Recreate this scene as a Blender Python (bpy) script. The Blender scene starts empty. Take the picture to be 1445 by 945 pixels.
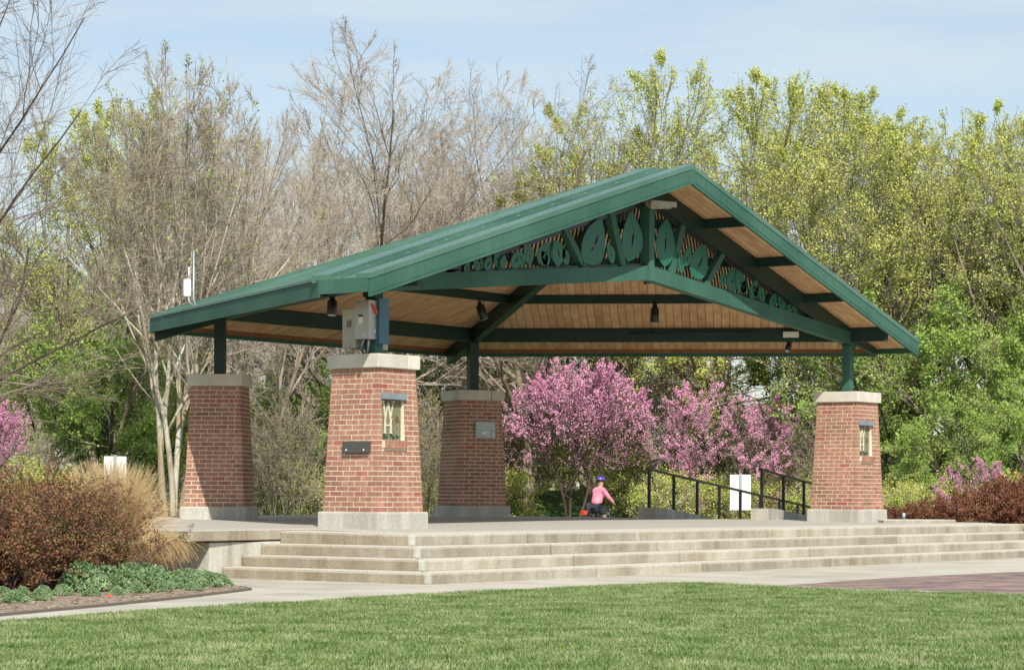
import bpy, bmesh, math, random
import numpy as np
from mathutils import Vector, Matrix
SC = bpy.context.scene
COL = SC.collection
R = math.radians
# World frame: origin on the stage halfway between the two front piers, x along the front edge,
# y towards the back of the stage, z up, stage floor at z = 0, metres.
# ------------------------------------------------------------------ camera
AL = 0.6204                                   # angle of the view against the stage's front
FWD = Vector((math.cos(AL), math.sin(AL), 0)); RGT = Vector((math.sin(AL), -math.cos(AL), 0)); UP = Vector((0, 0, 1))
CAMP = -(RGT * 2.0685 + FWD * 38.017) + UP * 0.48
def at(X, Z, z=0.0):                          # site map: X metres to the right of the standpoint, Z metres ahead of it
    p = CAMP + RGT * X + FWD * Z
    return Vector((p.x, p.y, z))
cam = bpy.data.objects.new("camera", bpy.data.cameras.new("camera")); COL.objects.link(cam)
k = 0.0052
r_ = RGT * math.cos(k) + UP * math.sin(k); u_ = UP * math.cos(k) - RGT * math.sin(k); b_ = -FWD
cam.matrix_world = Matrix(((r_.x, u_.x, b_.x, CAMP.x), (r_.y, u_.y, b_.y, CAMP.y), (r_.z, u_.z, b_.z, CAMP.z), (0, 0, 0, 1)))
cam.data.sensor_width = 36; cam.data.lens = 36 * 3433.9 / 1445
cam.data.shift_y = (695.18 - 472.5) / 1445
cam.data.clip_start = 0.5; cam.data.clip_end = 3000
SC.camera = cam
# ------------------------------------------------------------------ sky, sun, exposure
SUN = Vector((-0.77, -0.82, 1.06)).normalized()
W = bpy.data.worlds.new("World"); SC.world = W; W.use_nodes = True
nt = W.node_tree; nt.nodes.clear()
def N(nt, t, **kw):
    n = nt.nodes.new(t)
    for a, v in kw.items(): setattr(n, a, v)
    return n
out = N(nt, 'ShaderNodeOutputWorld'); bg = N(nt, 'ShaderNodeBackground'); bg.inputs[1].default_value = 0.105
sky = N(nt, 'ShaderNodeTexSky', sky_type='NISHITA', sun_disc=False, sun_elevation=math.asin(SUN.z),
        sun_rotation=math.atan2(SUN.x, SUN.y), air_density=1.0, dust_density=0.8, ozone_density=0.6)
tc = N(nt, 'ShaderNodeTexCoord'); mp = N(nt, 'ShaderNodeMapping'); mp.inputs['Scale'].default_value = (2.0, 2.0, 16)
no = N(nt, 'ShaderNodeTexNoise'); no.inputs['Scale'].default_value = 2.2; no.inputs['Detail'].default_value = 6; no.inputs['Roughness'].default_value = 0.5
cr = N(nt, 'ShaderNodeValToRGB'); cr.color_ramp.elements[0].position = 0.40; cr.color_ramp.elements[1].position = 0.62
cr.color_ramp.elements[0].color = (0.26, 0.26, 0.26, 1); cr.color_ramp.elements[1].color = (0.66, 0.66, 0.66, 1)
mx = N(nt, 'ShaderNodeMixRGB'); mx.inputs[2].default_value = (5.6, 6.2, 6.4, 1)
nt.links.new(tc.outputs['Generated'], mp.inputs[0]); nt.links.new(mp.outputs[0], no.inputs[0])
nt.links.new(no.outputs['Fac'], cr.inputs[0]); nt.links.new(cr.outputs[0], mx.inputs[0]); nt.links.new(sky.outputs[0], mx.inputs[1])
nt.links.new(mx.outputs[0], bg.inputs[0]); nt.links.new(bg.outputs[0], out.inputs[0])
sun = bpy.data.objects.new("sun", bpy.data.lights.new("sun", 'SUN')); COL.objects.link(sun)
sun.data.energy = 4.2; sun.data.angle = R(0.5); sun.data.color = (1, 0.94, 0.84)
sun.rotation_euler = SUN.to_track_quat('Z', 'Y').to_euler()
SC.view_settings.view_transform = 'Standard'; SC.view_settings.look = 'None'
SC.view_settings.exposure = 0.36; SC.view_settings.gamma = 1.0
# ------------------------------------------------------------------ helpers
def mesh_obj(name, me, mat=None, parent=None):
    o = bpy.data.objects.new(name, me); COL.objects.link(o)
    if mat is not None and not me.materials: me.materials.append(mat)
    if parent is not None: o.parent = parent
    return o
def empty(name, loc=(0, 0, 0), rz=0.0):
    o = bpy.data.objects.new(name, None); COL.objects.link(o); o.location = loc; o.rotation_euler = (0, 0, rz); o.empty_display_size = 0.2
    return o
def tag(o, label=None, cat=None, group=None, kind=None):
    if label: o['label'] = label
    if cat: o['category'] = cat
    if group: o['group'] = group
    if kind: o['kind'] = kind
    return o
def kids(o): return [c for c in bpy.data.objects if c.parent == o]
def dup(o, loc=None, rz=None, sc=None, label=None, group=None, parent=None, cache={}):
    key = o.name
    if key not in cache: cache[key] = kids(o)
    c = o.copy(); COL.objects.link(c)
    if parent is not None: c.parent = parent
    if loc is not None: c.location = loc
    if rz is not None: c.rotation_euler = (0, 0, rz)
    if sc is not None: c.scale = sc if hasattr(sc, '__len__') else (sc, sc, sc)
    if label: c['label'] = label
    if group: c['group'] = group
    for ch in cache[key]: dup(ch, parent=c)
    return c
class MB:
    """collects faces of one mesh"""
    def __init__(s): s.v = []; s.f = []; s.sm = []
    def add(s, vs, fs, smooth=False):
        n = len(s.v); s.v += [tuple(v) for v in vs]; s.f += [tuple(n + i for i in f) for f in fs]; s.sm += [smooth] * len(fs); return s
    def hexa(s, a, b, c, d, off):
        q = [Vector(p) for p in (a, b, c, d)]; o = Vector(off)
        nrm = (q[1] - q[0]).cross(q[2] - q[0])
        fs = [(0, 1, 2, 3), (7, 6, 5, 4), (4, 5, 1, 0), (5, 6, 2, 1), (6, 7, 3, 2), (7, 4, 0, 3)]
        if nrm.dot(o) > 0: fs = [f[::-1] for f in fs]
        return s.add(q + [p + o for p in q], fs)
    def box(s, lo, hi):
        (x0, y0, z0), (x1, y1, z1) = lo, hi
        return s.hexa((x0, y0, z0), (x1, y0, z0), (x1, y1, z0), (x0, y1, z0), (0, 0, z1 - z0))
    def beam(s, p0, p1, w, h):                # w wide, hangs h below the line p0-p1, vertical ends
        p0, p1 = Vector(p0), Vector(p1); d = p1 - p0; n = Vector((-d.y, d.x, 0)).normalized() * (w / 2)
        return s.hexa(p0 - n, p1 - n, p1 + n, p0 + n, (0, 0, -h))
    def prism(s, poly, z0, z1):
        n = len(poly); f0 = z0 if callable(z0) else (lambda x, y: z0); f1 = z1 if callable(z1) else (lambda x, y: z1)
        vs = [(x, y, f0(x, y)) for x, y in poly] + [(x, y, f1(x, y)) for x, y in poly]
        fs = [tuple(range(n))[::-1], tuple(range(n, 2 * n))] + [(i, (i + 1) % n, n + (i + 1) % n, n + i) for i in range(n)]
        return s.add(vs, fs)
    def tube(s, pts, rad, n=10, cap=True, smooth=True):
        pts = [Vector(p) for p in pts]; rad = rad if hasattr(rad, '__len__') else [rad] * len(pts)
        rings = []; ref = None
        for i, p in enumerate(pts):
            t = (pts[min(i + 1, len(pts) - 1)] - pts[max(i - 1, 0)]).normalized()
            if ref is None: ref = t.orthogonal().normalized()
            ref = (ref - t * ref.dot(t)).normalized(); b = t.cross(ref)
            rings.append([p + (ref * math.cos(2 * math.pi * j / n) + b * math.sin(2 * math.pi * j / n)) * rad[i] for j in range(n)])
        vs = [v for r in rings for v in r]; fs = []
        for i in range(len(pts) - 1):
            for j in range(n): fs.append((i * n + j, i * n + (j + 1) % n, (i + 1) * n + (j + 1) % n, (i + 1) * n + j))
        s.add(vs, fs, smooth)
        if cap:
            m = len(s.v) - len(vs)
            s.f += [tuple(m + j for j in range(n))[::-1], tuple(m + (len(pts) - 1) * n + j for j in range(n))]; s.sm += [False, False]
        return s
    def lathe(s, prof, n=14, c=(0, 0, 0)):
        return s.tube([(c[0], c[1], c[2] + z) for r, z in prof], [r for r, z in prof], n)
    def mesh(s, name='m', bevel=0, seg=2):
        me = bpy.data.meshes.new(name); me.from_pydata(s.v, [], s.f); me.update()
        me.polygons.foreach_set('use_smooth', s.sm)
        if bevel:
            bm = bmesh.new(); bm.from_mesh(me)
            es = [e for e in bm.edges if len(e.link_faces) == 2 and e.calc_face_angle(0) > 0.5]
            bmesh.ops.bevel(bm, geom=es, offset=bevel, segments=seg, profile=0.6, affect='EDGES', clamp_overlap=True)
            bm.to_mesh(me); bm.free()
        return me
    def build(s, name, mat, parent=None, bevel=0, seg=2): return mesh_obj(name, s.mesh(name, bevel, seg), mat, parent)
def np_mesh(name, V, F, smooth=False):        # V (n,3), F (m,k)
    me = bpy.data.meshes.new(name); m, kk = F.shape
    me.vertices.add(len(V)); me.vertices.foreach_set('co', V.astype(np.float32).ravel())
    me.loops.add(m * kk); me.loops.foreach_set('vertex_index', F.astype(np.int32).ravel())
    me.polygons.add(m); me.polygons.foreach_set('loop_start', np.arange(m, dtype=np.int32) * kk)
    me.polygons.foreach_set('loop_total', np.full(m, kk, dtype=np.int32))
    if smooth: me.polygons.foreach_set('use_smooth', np.ones(m, dtype=bool))
    me.update(calc_edges=True); return me
# ------------------------------------------------------------------ materials
def mat_base(name, rough=0.8, spec=0.3):
    m = bpy.data.materials.new(name); m.use_nodes = True; n = m.node_tree; b = n.nodes['Principled BSDF']
    b.inputs['Roughness'].default_value = rough; b.inputs['Specular IOR Level'].default_value = spec
    return m, n, b
def ramp(n, stops):
    r = N(n, 'ShaderNodeValToRGB'); e = r.color_ramp.elements
    e[0].position = stops[0][0]; e[0].color = (*stops[0][1], 1); e[1].position = stops[-1][0]; e[1].color = (*stops[-1][1], 1)
    for p, c in stops[1:-1]: x = e.new(p); x.color = (*c, 1)
    return r
def noise_mat(name, stops, scale=5, detail=6, rough=0.85, spec=0.25, bump=0.0, bscale=60, stretch=(1, 1, 1), objrand=0.0, bdist=0.01, wild=0.6):
    m, n, b = mat_base(name, rough, spec)
    t = N(n, 'ShaderNodeTexCoord'); mp = N(n, 'ShaderNodeMapping'); mp.inputs['Scale'].default_value = stretch
    no = N(n, 'ShaderNodeTexNoise'); no.inputs['Scale'].default_value = scale; no.inputs['Detail'].default_value = detail; no.inputs['Roughness'].default_value = wild
    rp = ramp(n, stops); n.links.new(t.outputs['Object'], mp.inputs[0]); n.links.new(mp.outputs[0], no.inputs['Vector'])
    fac = no.outputs['Fac']
    if objrand:
        oi = N(n, 'ShaderNodeObjectInfo'); a = N(n, 'ShaderNodeMath', operation='MULTIPLY_ADD'); a.inputs[1].default_value = objrand; a.inputs[2].default_value = -objrand / 2
        s = N(n, 'ShaderNodeMath', operation='ADD'); n.links.new(oi.outputs['Random'], a.inputs[0]); n.links.new(a.outputs[0], s.inputs[0]); n.links.new(fac, s.inputs[1]); fac = s.outputs[0]
        ad = N(n, 'ShaderNodeVectorMath', operation='ADD'); sc_ = N(n, 'ShaderNodeMath', operation='MULTIPLY'); sc_.inputs[1].default_value = 37.0
        n.links.new(oi.outputs['Random'], sc_.inputs[0]); n.links.new(mp.outputs[0], ad.inputs[0]); n.links.new(sc_.outputs[0], ad.inputs[1]); n.links.new(ad.outputs[0], no.inputs['Vector'])
    n.links.new(fac, rp.inputs[0]); n.links.new(rp.outputs[0], b.inputs['Base Color'])
    if bump:
        nb = N(n, 'ShaderNodeTexNoise'); nb.inputs['Scale'].default_value = bscale; nb.inputs['Detail'].default_value = 4
        n.links.new(mp.outputs[0], nb.inputs['Vector']); bp = N(n, 'ShaderNodeBump'); bp.inputs['Strength'].default_value = bump; bp.inputs['Distance'].default_value = bdist
        n.links.new(nb.outputs['Fac'], bp.inputs['Height']); n.links.new(bp.outputs[0], b.inputs['Normal'])
    return m
def leaf_mat(name, stops, trans=0.35, scale=0.6, rough=0.6):
    """colour differs from leaf to leaf and from clump to clump"""
    m, n, b = mat_base(name, rough, 0.25)
    g = N(n, 'ShaderNodeNewGeometry'); t = N(n, 'ShaderNodeTexCoord'); no = N(n, 'ShaderNodeTexNoise'); no.inputs['Scale'].default_value = scale; no.inputs['Detail'].default_value = 3
    n.links.new(t.outputs['Object'], no.inputs['Vector'])
    a = N(n, 'ShaderNodeMath', operation='MULTIPLY_ADD'); a.inputs[1].default_value = 0.55; n.links.new(g.outputs['Random Per Island'], a.inputs[0])
    s = N(n, 'ShaderNodeMath', operation='MULTIPLY_ADD'); s.inputs[1].default_value = 1.1; s.inputs[2].default_value = -0.32
    n.links.new(no.outputs['Fac'], s.inputs[0]); n.links.new(s.outputs[0], a.inputs[2])
    rp = ramp(n, stops); n.links.new(a.outputs[0], rp.inputs[0]); n.links.new(rp.outputs[0], b.inputs['Base Color'])
    tr = N(n, 'ShaderNodeBsdfTranslucent'); n.links.new(rp.outputs[0], tr.inputs[0]); mix = N(n, 'ShaderNodeMixShader'); mix.inputs[0].default_value = trans
    o = n.nodes['Material Output']; n.links.new(b.outputs[0], mix.inputs[1]); n.links.new(tr.outputs[0], mix.inputs[2]); n.links.new(mix.outputs[0], o.inputs[0])
    return m
def plain(name, c, rough=0.5, spec=0.4, metal=0.0):
    return noise_mat(name, [(0.3, tuple(x * 0.88 for x in c)), (0.7, tuple(min(1, x * 1.08) for x in c))], 4, 4, rough, spec) if not metal else metal_mat(name, c, rough, metal)
def metal_mat(name, c, rough, metal):
    m = noise_mat(name, [(0.3, tuple(x * 0.85 for x in c)), (0.7, c)], 6, 4, rough, 0.5); m.node_tree.nodes['Principled BSDF'].inputs['Metallic'].default_value = metal; return m
M = {}
def streak_mat(name, lo, hi, dirt, top=None, vary=0.0):           # cast concrete with rain streaks and blotches
    m, n, b = mat_base(name, 0.9, 0.2)
    t = N(n, 'ShaderNodeTexCoord')
    mp = N(n, 'ShaderNodeMapping'); mp.inputs['Scale'].default_value = (1, 1, 0.12)
    n1 = N(n, 'ShaderNodeTexNoise'); n1.inputs['Scale'].default_value = 3.2; n1.inputs['Detail'].default_value = 7; n1.inputs['Roughness'].default_value = 0.65
    n2 = N(n, 'ShaderNodeTexNoise'); n2.inputs['Scale'].default_value = 28; n2.inputs['Detail'].default_value = 5
    n3 = N(n, 'ShaderNodeTexNoise'); n3.inputs['Scale'].default_value = 1.1; n3.inputs['Detail'].default_value = 3
    n.links.new(t.outputs['Object'], mp.inputs[0]); n.links.new(mp.outputs[0], n1.inputs['Vector']); n.links.new(t.outputs['Object'], n2.inputs['Vector']); n.links.new(mp.outputs[0], n3.inputs['Vector'])
    r1 = ramp(n, [(0.32, dirt), (0.47, lo), (0.68, hi)]); n.links.new(n1.outputs['Fac'], r1.inputs[0])
    r2 = ramp(n, [(0.3, (0.86, 0.86, 0.85)), (0.7, (1.1, 1.1, 1.1))]); n.links.new(n2.outputs['Fac'], r2.inputs[0])
    r3 = ramp(n, [(0.35, (0.84, 0.82, 0.78)), (0.62, (1.06, 1.06, 1.06))]); n.links.new(n3.outputs['Fac'], r3.inputs[0])
    a = N(n, 'ShaderNodeMixRGB', blend_type='MULTIPLY'); a.inputs[0].default_value = 1; c = N(n, 'ShaderNodeMixRGB', blend_type='MULTIPLY'); c.inputs[0].default_value = 1
    n.links.new(r1.outputs[0], a.inputs[1]); n.links.new(r2.outputs[0], a.inputs[2]); n.links.new(a.outputs[0], c.inputs[1]); n.links.new(r3.outputs[0], c.inputs[2]); n.links.new(c.outputs[0], b.inputs['Base Color'])
    if vary:                                  # one casting is paler than the next
        oi = N(n, 'ShaderNodeObjectInfo'); ma = N(n, 'ShaderNodeMath', operation='MULTIPLY_ADD'); ma.inputs[1].default_value = vary; ma.inputs[2].default_value = 1 - vary / 2
        n.links.new(oi.outputs['Random'], ma.inputs[0]); c2 = N(n, 'ShaderNodeVectorMath', operation='SCALE'); n.links.new(c.outputs[0], c2.inputs[0]); n.links.new(ma.outputs[0], c2.inputs['Scale']); c = c2
    if top:                                   # upward faces take a paler plain colour, risers keep their stains
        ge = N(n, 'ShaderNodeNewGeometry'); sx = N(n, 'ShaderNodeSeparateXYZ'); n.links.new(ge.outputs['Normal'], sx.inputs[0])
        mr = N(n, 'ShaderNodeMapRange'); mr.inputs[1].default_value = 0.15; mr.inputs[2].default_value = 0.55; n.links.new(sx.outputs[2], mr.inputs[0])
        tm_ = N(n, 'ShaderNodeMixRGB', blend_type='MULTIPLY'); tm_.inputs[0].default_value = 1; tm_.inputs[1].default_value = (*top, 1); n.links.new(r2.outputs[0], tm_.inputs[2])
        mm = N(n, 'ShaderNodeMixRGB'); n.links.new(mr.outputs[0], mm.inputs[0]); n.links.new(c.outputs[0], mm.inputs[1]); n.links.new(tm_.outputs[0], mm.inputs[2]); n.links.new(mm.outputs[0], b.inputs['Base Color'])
    bp = N(n, 'ShaderNodeBump'); bp.inputs['Strength'].default_value = 0.3; bp.inputs['Distance'].default_value = 0.01; n.links.new(n2.outputs['Fac'], bp.inputs['Height']); n.links.new(bp.outputs[0], b.inputs['Normal'])
    return m
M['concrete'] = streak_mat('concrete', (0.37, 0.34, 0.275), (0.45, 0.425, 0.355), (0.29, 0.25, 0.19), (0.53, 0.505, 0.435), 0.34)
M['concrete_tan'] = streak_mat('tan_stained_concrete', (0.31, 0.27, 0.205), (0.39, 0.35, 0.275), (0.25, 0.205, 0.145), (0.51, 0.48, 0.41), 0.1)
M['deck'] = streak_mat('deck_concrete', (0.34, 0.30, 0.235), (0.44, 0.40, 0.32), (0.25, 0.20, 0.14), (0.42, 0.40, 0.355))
M['walk'] = noise_mat('walk_concrete', [(0.3, (0.36, 0.335, 0.275)), (0.5, (0.455, 0.43, 0.36)), (0.7, (0.52, 0.495, 0.42))], 0.9, 8, 0.9, 0.2, 0.3, 40, objrand=0.15)
M['base'] = streak_mat('pier_base_concrete', (0.44, 0.43, 0.385), (0.56, 0.55, 0.49), (0.36, 0.345, 0.30))
M['cap'] = noise_mat('limestone_cap', [(0.3, (0.50, 0.47, 0.40)), (0.7, (0.66, 0.63, 0.55))], 3, 7, 0.8, 0.25, 0.15, 60, objrand=0.2)
M['oldwall'] = streak_mat('weathered_concrete', (0.50, 0.50, 0.44), (0.62, 0.62, 0.56), (0.36, 0.34, 0.28))
M['mortar'] = noise_mat('mortar', [(0.3, (0.66, 0.57, 0.45)), (0.7, (0.82, 0.73, 0.60))], 20, 4, 0.95, 0.1)
def brick_mat():
    m, n, b = mat_base('brick', 0.85, 0.2)
    oi = N(n, 'ShaderNodeObjectInfo')
    rp = ramp(n, [(0.0, (0.31, 0.165, 0.115)), (0.12, (0.36, 0.19, 0.13)), (0.3, (0.385, 0.205, 0.14)), (0.5, (0.375, 0.205, 0.145)), (0.65, (0.41, 0.23, 0.155)), (0.9, (0.395, 0.19, 0.14)), (0.975, (0.38, 0.145, 0.115)), (1.0, (0.36, 0.115, 0.10))])
    t = N(n, 'ShaderNodeTexCoord'); no = N(n, 'ShaderNodeTexNoise'); no.inputs['Scale'].default_value = 16; no.inputs['Detail'].default_value = 6
    r2 = ramp(n, [(0.3, (0.78, 0.76, 0.78)), (0.7, (1.15, 1.15, 1.12))]); mu = N(n, 'ShaderNodeMixRGB', blend_type='MULTIPLY'); mu.inputs[0].default_value = 1
    n.links.new(oi.outputs['Random'], rp.inputs[0]); n.links.new(t.outputs['Object'], no.inputs['Vector']); n.links.new(no.outputs['Fac'], r2.inputs[0])
    n4 = N(n, 'ShaderNodeTexNoise'); n4.inputs['Scale'].default_value = 1.6; n4.inputs['Detail'].default_value = 5; n.links.new(t.outputs['Object'], n4.inputs['Vector'])
    r4 = ramp(n, [(0.35, (0.80, 0.80, 0.80)), (0.52, (1, 1, 1)), (0.72, (1.14, 1.14, 1.16))]); n.links.new(n4.outputs['Fac'], r4.inputs[0]); m4 = N(n, 'ShaderNodeMixRGB', blend_type='MULTIPLY'); m4.inputs[0].default_value = 1
    n.links.new(rp.outputs[0], mu.inputs[1]); n.links.new(r2.outputs[0], mu.inputs[2]); n.links.new(mu.outputs[0], m4.inputs[1]); n.links.new(r4.outputs[0], m4.inputs[2]); n.links.new(m4.outputs[0], b.inputs['Base Color'])
    bp = N(n, 'ShaderNodeBump'); bp.inputs['Strength'].default_value = 0.4; bp.inputs['Distance'].default_value = 0.004; n.links.new(no.outputs['Fac'], bp.inputs['Height']); n.links.new(bp.outputs[0], b.inputs['Normal'])
    return m
M['brick'] = brick_mat()
def paint_mat(name, a, c, rough, spec):       # weathered paint: fading in patches, faint run-off streaks
    m, n, b = mat_base(name, rough, spec); t = N(n, 'ShaderNodeTexCoord')
    n1 = N(n, 'ShaderNodeTexNoise'); n1.inputs['Scale'].default_value = 0.9; n1.inputs['Detail'].default_value = 6
    mp = N(n, 'ShaderNodeMapping'); mp.inputs['Scale'].default_value = (6, 6, 0.5); n2 = N(n, 'ShaderNodeTexNoise'); n2.inputs['Scale'].default_value = 2.5; n2.inputs['Detail'].default_value = 5
    n.links.new(t.outputs['Object'], n1.inputs['Vector']); n.links.new(t.outputs['Object'], mp.inputs[0]); n.links.new(mp.outputs[0], n2.inputs['Vector'])
    r1 = ramp(n, [(0.35, a), (0.65, c)]); r2 = ramp(n, [(0.3, (0.88, 0.89, 0.88)), (0.55, (1, 1, 1)), (0.8, (1.08, 1.06, 1.05))]); n.links.new(n1.outputs['Fac'], r1.inputs[0]); n.links.new(n2.outputs['Fac'], r2.inputs[0])
    mu = N(n, 'ShaderNodeMixRGB', blend_type='MULTIPLY'); mu.inputs[0].default_value = 1; n.links.new(r1.outputs[0], mu.inputs[1]); n.links.new(r2.outputs[0], mu.inputs[2]); n.links.new(mu.outputs[0], b.inputs['Base Color'])
    mr = N(n, 'ShaderNodeMapRange'); mr.inputs[3].default_value = rough - 0.1; mr.inputs[4].default_value = rough + 0.12; n.links.new(n1.outputs['Fac'], mr.inputs[0]); n.links.new(mr.outputs[0], b.inputs['Roughness'])
    n3 = N(n, 'ShaderNodeTexNoise'); n3.inputs['Scale'].default_value = 2.2; n.links.new(t.outputs['Object'], n3.inputs['Vector'])
    bp = N(n, 'ShaderNodeBump'); bp.inputs['Strength'].default_value = 0.12; bp.inputs['Distance'].default_value = 0.02; n.links.new(n3.outputs['Fac'], bp.inputs['Height']); n.links.new(bp.outputs[0], b.inputs['Normal'])
    return m
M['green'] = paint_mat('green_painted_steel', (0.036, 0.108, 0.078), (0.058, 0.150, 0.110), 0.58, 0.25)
M['roofgreen'] = paint_mat('green_roof_metal', (0.060, 0.140, 0.105), (0.095, 0.190, 0.148), 0.38, 0.5)
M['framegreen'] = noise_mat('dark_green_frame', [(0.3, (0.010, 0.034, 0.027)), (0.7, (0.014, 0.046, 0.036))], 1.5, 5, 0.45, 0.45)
M['leafgreen'] = noise_mat('green_cut_metal_leaf', [(0.3, (0.008, 0.105, 0.06)), (0.7, (0.013, 0.135, 0.078))], 3, 4, 0.4, 0.5)
M['wood'] = noise_mat('cedar_board', [(0.26, (0.47, 0.27, 0.13)), (0.5, (0.62, 0.385, 0.205)), (0.74, (0.74, 0.50, 0.29))], 3.0, 7, 0.6, 0.3, 0.1, 40, (1.0, 1.0, 1.0), 0.2)
M['trimwood'] = noise_mat('brown_trim_board', [(0.3, (0.20, 0.085, 0.035)), (0.7, (0.32, 0.15, 0.065))], 3, 6, 0.6, 0.3)
M['black'] = plain('black_paint', (0.02, 0.02, 0.022), 0.35, 0.5)
M['lens'] = plain('pale_lens', (0.45, 0.45, 0.44), 0.2, 0.6)
M['steel'] = metal_mat('stainless_box', (0.50, 0.49, 0.45), 0.38, 0.55)
M['beige'] = plain('beige_paint', (0.45, 0.44, 0.355), 0.5)
M['bluegrey'] = plain('blue_grey_paint', (0.06, 0.15, 0.20), 0.4)
M['lintel'] = plain('blue_grey_stone', (0.20, 0.25, 0.28), 0.7)
M['white'] = plain('white_paint', (0.82, 0.82, 0.80), 0.5)
M['cream'] = plain('cream_letter', (0.64, 0.60, 0.46), 0.6)
M['galv'] = metal_mat('galvanised', (0.5, 0.52, 0.54), 0.45, 0.5)
M['red'] = plain('red_plastic', (0.75, 0.08, 0.03), 0.4)
M['plaque'] = plain('dark_bronze_plate', (0.075, 0.08, 0.075), 0.4)
M['panel'] = noise_mat('painted_relief_panel', [(0.36, (0.09, 0.08, 0.035)), (0.45, (0.20, 0.16, 0.075)), (0.55, (0.20, 0.23, 0.17)), (0.64, (0.10, 0.11, 0.05))], 11, 3, 0.6, 0.3, 0.5, 11)
M['signgrey'] = plain('grey_sign_plate', (0.42, 0.50, 0.50), 0.5)
M['signwhite'] = plain('sign_lettering', (0.85, 0.86, 0.84), 0.5)
M['darktext'] = plain('dark_lettering', (0.03, 0.06, 0.05), 0.5)
M['soil'] = noise_mat('mulch_soil', [(0.3, (0.14, 0.11, 0.08)), (0.5, (0.27, 0.215, 0.16)), (0.7, (0.42, 0.35, 0.27))], 14, 8, 0.95, 0.1, 0.8, 30)
M['chip'] = leaf_mat('bark_chip', [(0.0, (0.15, 0.11, 0.08)), (0.5, (0.33, 0.26, 0.19)), (0.85, (0.50, 0.42, 0.32)), (1.0, (0.68, 0.61, 0.50))], 0.05, 3)
M['litter'] = noise_mat('woodland_floor', [(0.3, (0.05, 0.07, 0.025)), (0.5, (0.09, 0.13, 0.04)), (0.62, (0.08, 0.17, 0.035)), (0.75, (0.16, 0.13, 0.07))], 0.25, 9, 0.95, 0.1, 0.6, 8)
M['turf'] = noise_mat('turf_soil', [(0.3, (0.045, 0.09, 0.02)), (0.7, (0.085, 0.15, 0.035))], 3, 8, 0.95, 0.1)
def grass_mat():
    m, n, b = mat_base('grass_blade', 0.55, 0.25)
    g = N(n, 'ShaderNodeNewGeometry'); t = N(n, 'ShaderNodeTexCoord')
    n1 = N(n, 'ShaderNodeTexNoise'); n1.inputs['Scale'].default_value = 1.8; n1.inputs['Detail'].default_value = 6; n1.inputs['Roughness'].default_value = 0.62
    n2 = N(n, 'ShaderNodeTexNoise'); n2.inputs['Scale'].default_value = 0.35; n2.inputs['Detail'].default_value = 3
    n.links.new(t.outputs['Object'], n1.inputs['Vector']); n.links.new(t.outputs['Object'], n2.inputs['Vector'])
    a = N(n, 'ShaderNodeMath', operation='MULTIPLY_ADD'); a.inputs[1].default_value = 0.42; n.links.new(g.outputs['Random Per Island'], a.inputs[0])
    s = N(n, 'ShaderNodeMath', operation='MULTIPLY_ADD'); s.inputs[1].default_value = 2.1; s.inputs[2].default_value = -0.74; n.links.new(n1.outputs['Fac'], s.inputs[0]); n.links.new(s.outputs[0], a.inputs[2])
    rp = ramp(n, [(0.0, (0.075, 0.135, 0.035)), (0.25, (0.145, 0.225, 0.065)), (0.5, (0.25, 0.33, 0.12)), (0.8, (0.36, 0.42, 0.20)), (1.0, (0.52, 0.51, 0.33))])
    n.links.new(a.outputs[0], rp.inputs[0]); n.links.new(rp.outputs[0], b.inputs['Base Color'])
    tr = N(n, 'ShaderNodeBsdfTranslucent'); n.links.new(rp.outputs[0], tr.inputs[0]); mix = N(n, 'ShaderNodeMixShader'); mix.inputs[0].default_value = 0.3
    o = n.nodes['Material Output']; n.links.new(b.outputs[0], mix.inputs[1]); n.links.new(tr.outputs[0], mix.inputs[2]); n.links.new(mix.outputs[0], o.inputs[0])
    return m
M['grass'] = grass_mat()
M['bark'] = noise_mat('grey_bark', [(0.3, (0.15, 0.12, 0.088)), (0.5, (0.28, 0.235, 0.175)), (0.7, (0.42, 0.365, 0.29))], 5, 7, 0.95, 0.1, 0.6, 14, (1, 1, 0.25), 0.2)
M['twig'] = noise_mat('tan_twig', [(0.3, (0.26, 0.215, 0.17)), (0.7, (0.44, 0.38, 0.31))], 1.2, 4, 0.95, 0.1, objrand=0.3)
M['leaftwig'] = noise_mat('grey_limb', [(0.3, (0.13, 0.11, 0.085)), (0.7, (0.27, 0.235, 0.19))], 1.5, 4, 0.95, 0.1)
M['neartwig'] = noise_mat('grey_brown_twig', [(0.3, (0.16, 0.125, 0.10)), (0.7, (0.30, 0.245, 0.20))], 1.5, 4, 0.95, 0.1)
M['palebark'] = noise_mat('pale_peeling_bark', [(0.34, (0.27, 0.16, 0.10)), (0.44, (0.36, 0.30, 0.21)), (0.52, (0.50, 0.45, 0.36)), (0.66, (0.66, 0.62, 0.55))], 2.2, 7, 0.9, 0.15, 0.4, 14, (1, 1, 0.3))
M['darkbark'] = noise_mat('dark_bark', [(0.3, (0.05, 0.038, 0.03)), (0.7, (0.13, 0.10, 0.08))], 5, 6, 0.95, 0.1, 0.5, 14, (1, 1, 0.25))
M['lf_yel'] = leaf_mat('yellow_green_leaf', [(0.0, (0.33, 0.38, 0.08)), (0.4, (0.49, 0.54, 0.13)), (0.7, (0.63, 0.66, 0.19)), (1.0, (0.74, 0.71, 0.30))], 0.25)
M['lf_grn'] = leaf_mat('fresh_green_leaf', [(0.0, (0.18, 0.27, 0.06)), (0.45, (0.31, 0.45, 0.10)), (0.75, (0.43, 0.55, 0.14)), (1.0, (0.58, 0.62, 0.22))], 0.3)
M['lf_olv'] = leaf_mat('olive_bud', [(0.0, (0.20, 0.20, 0.07)), (0.5, (0.34, 0.33, 0.12)), (1.0, (0.48, 0.46, 0.20))], 0.35)
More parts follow.
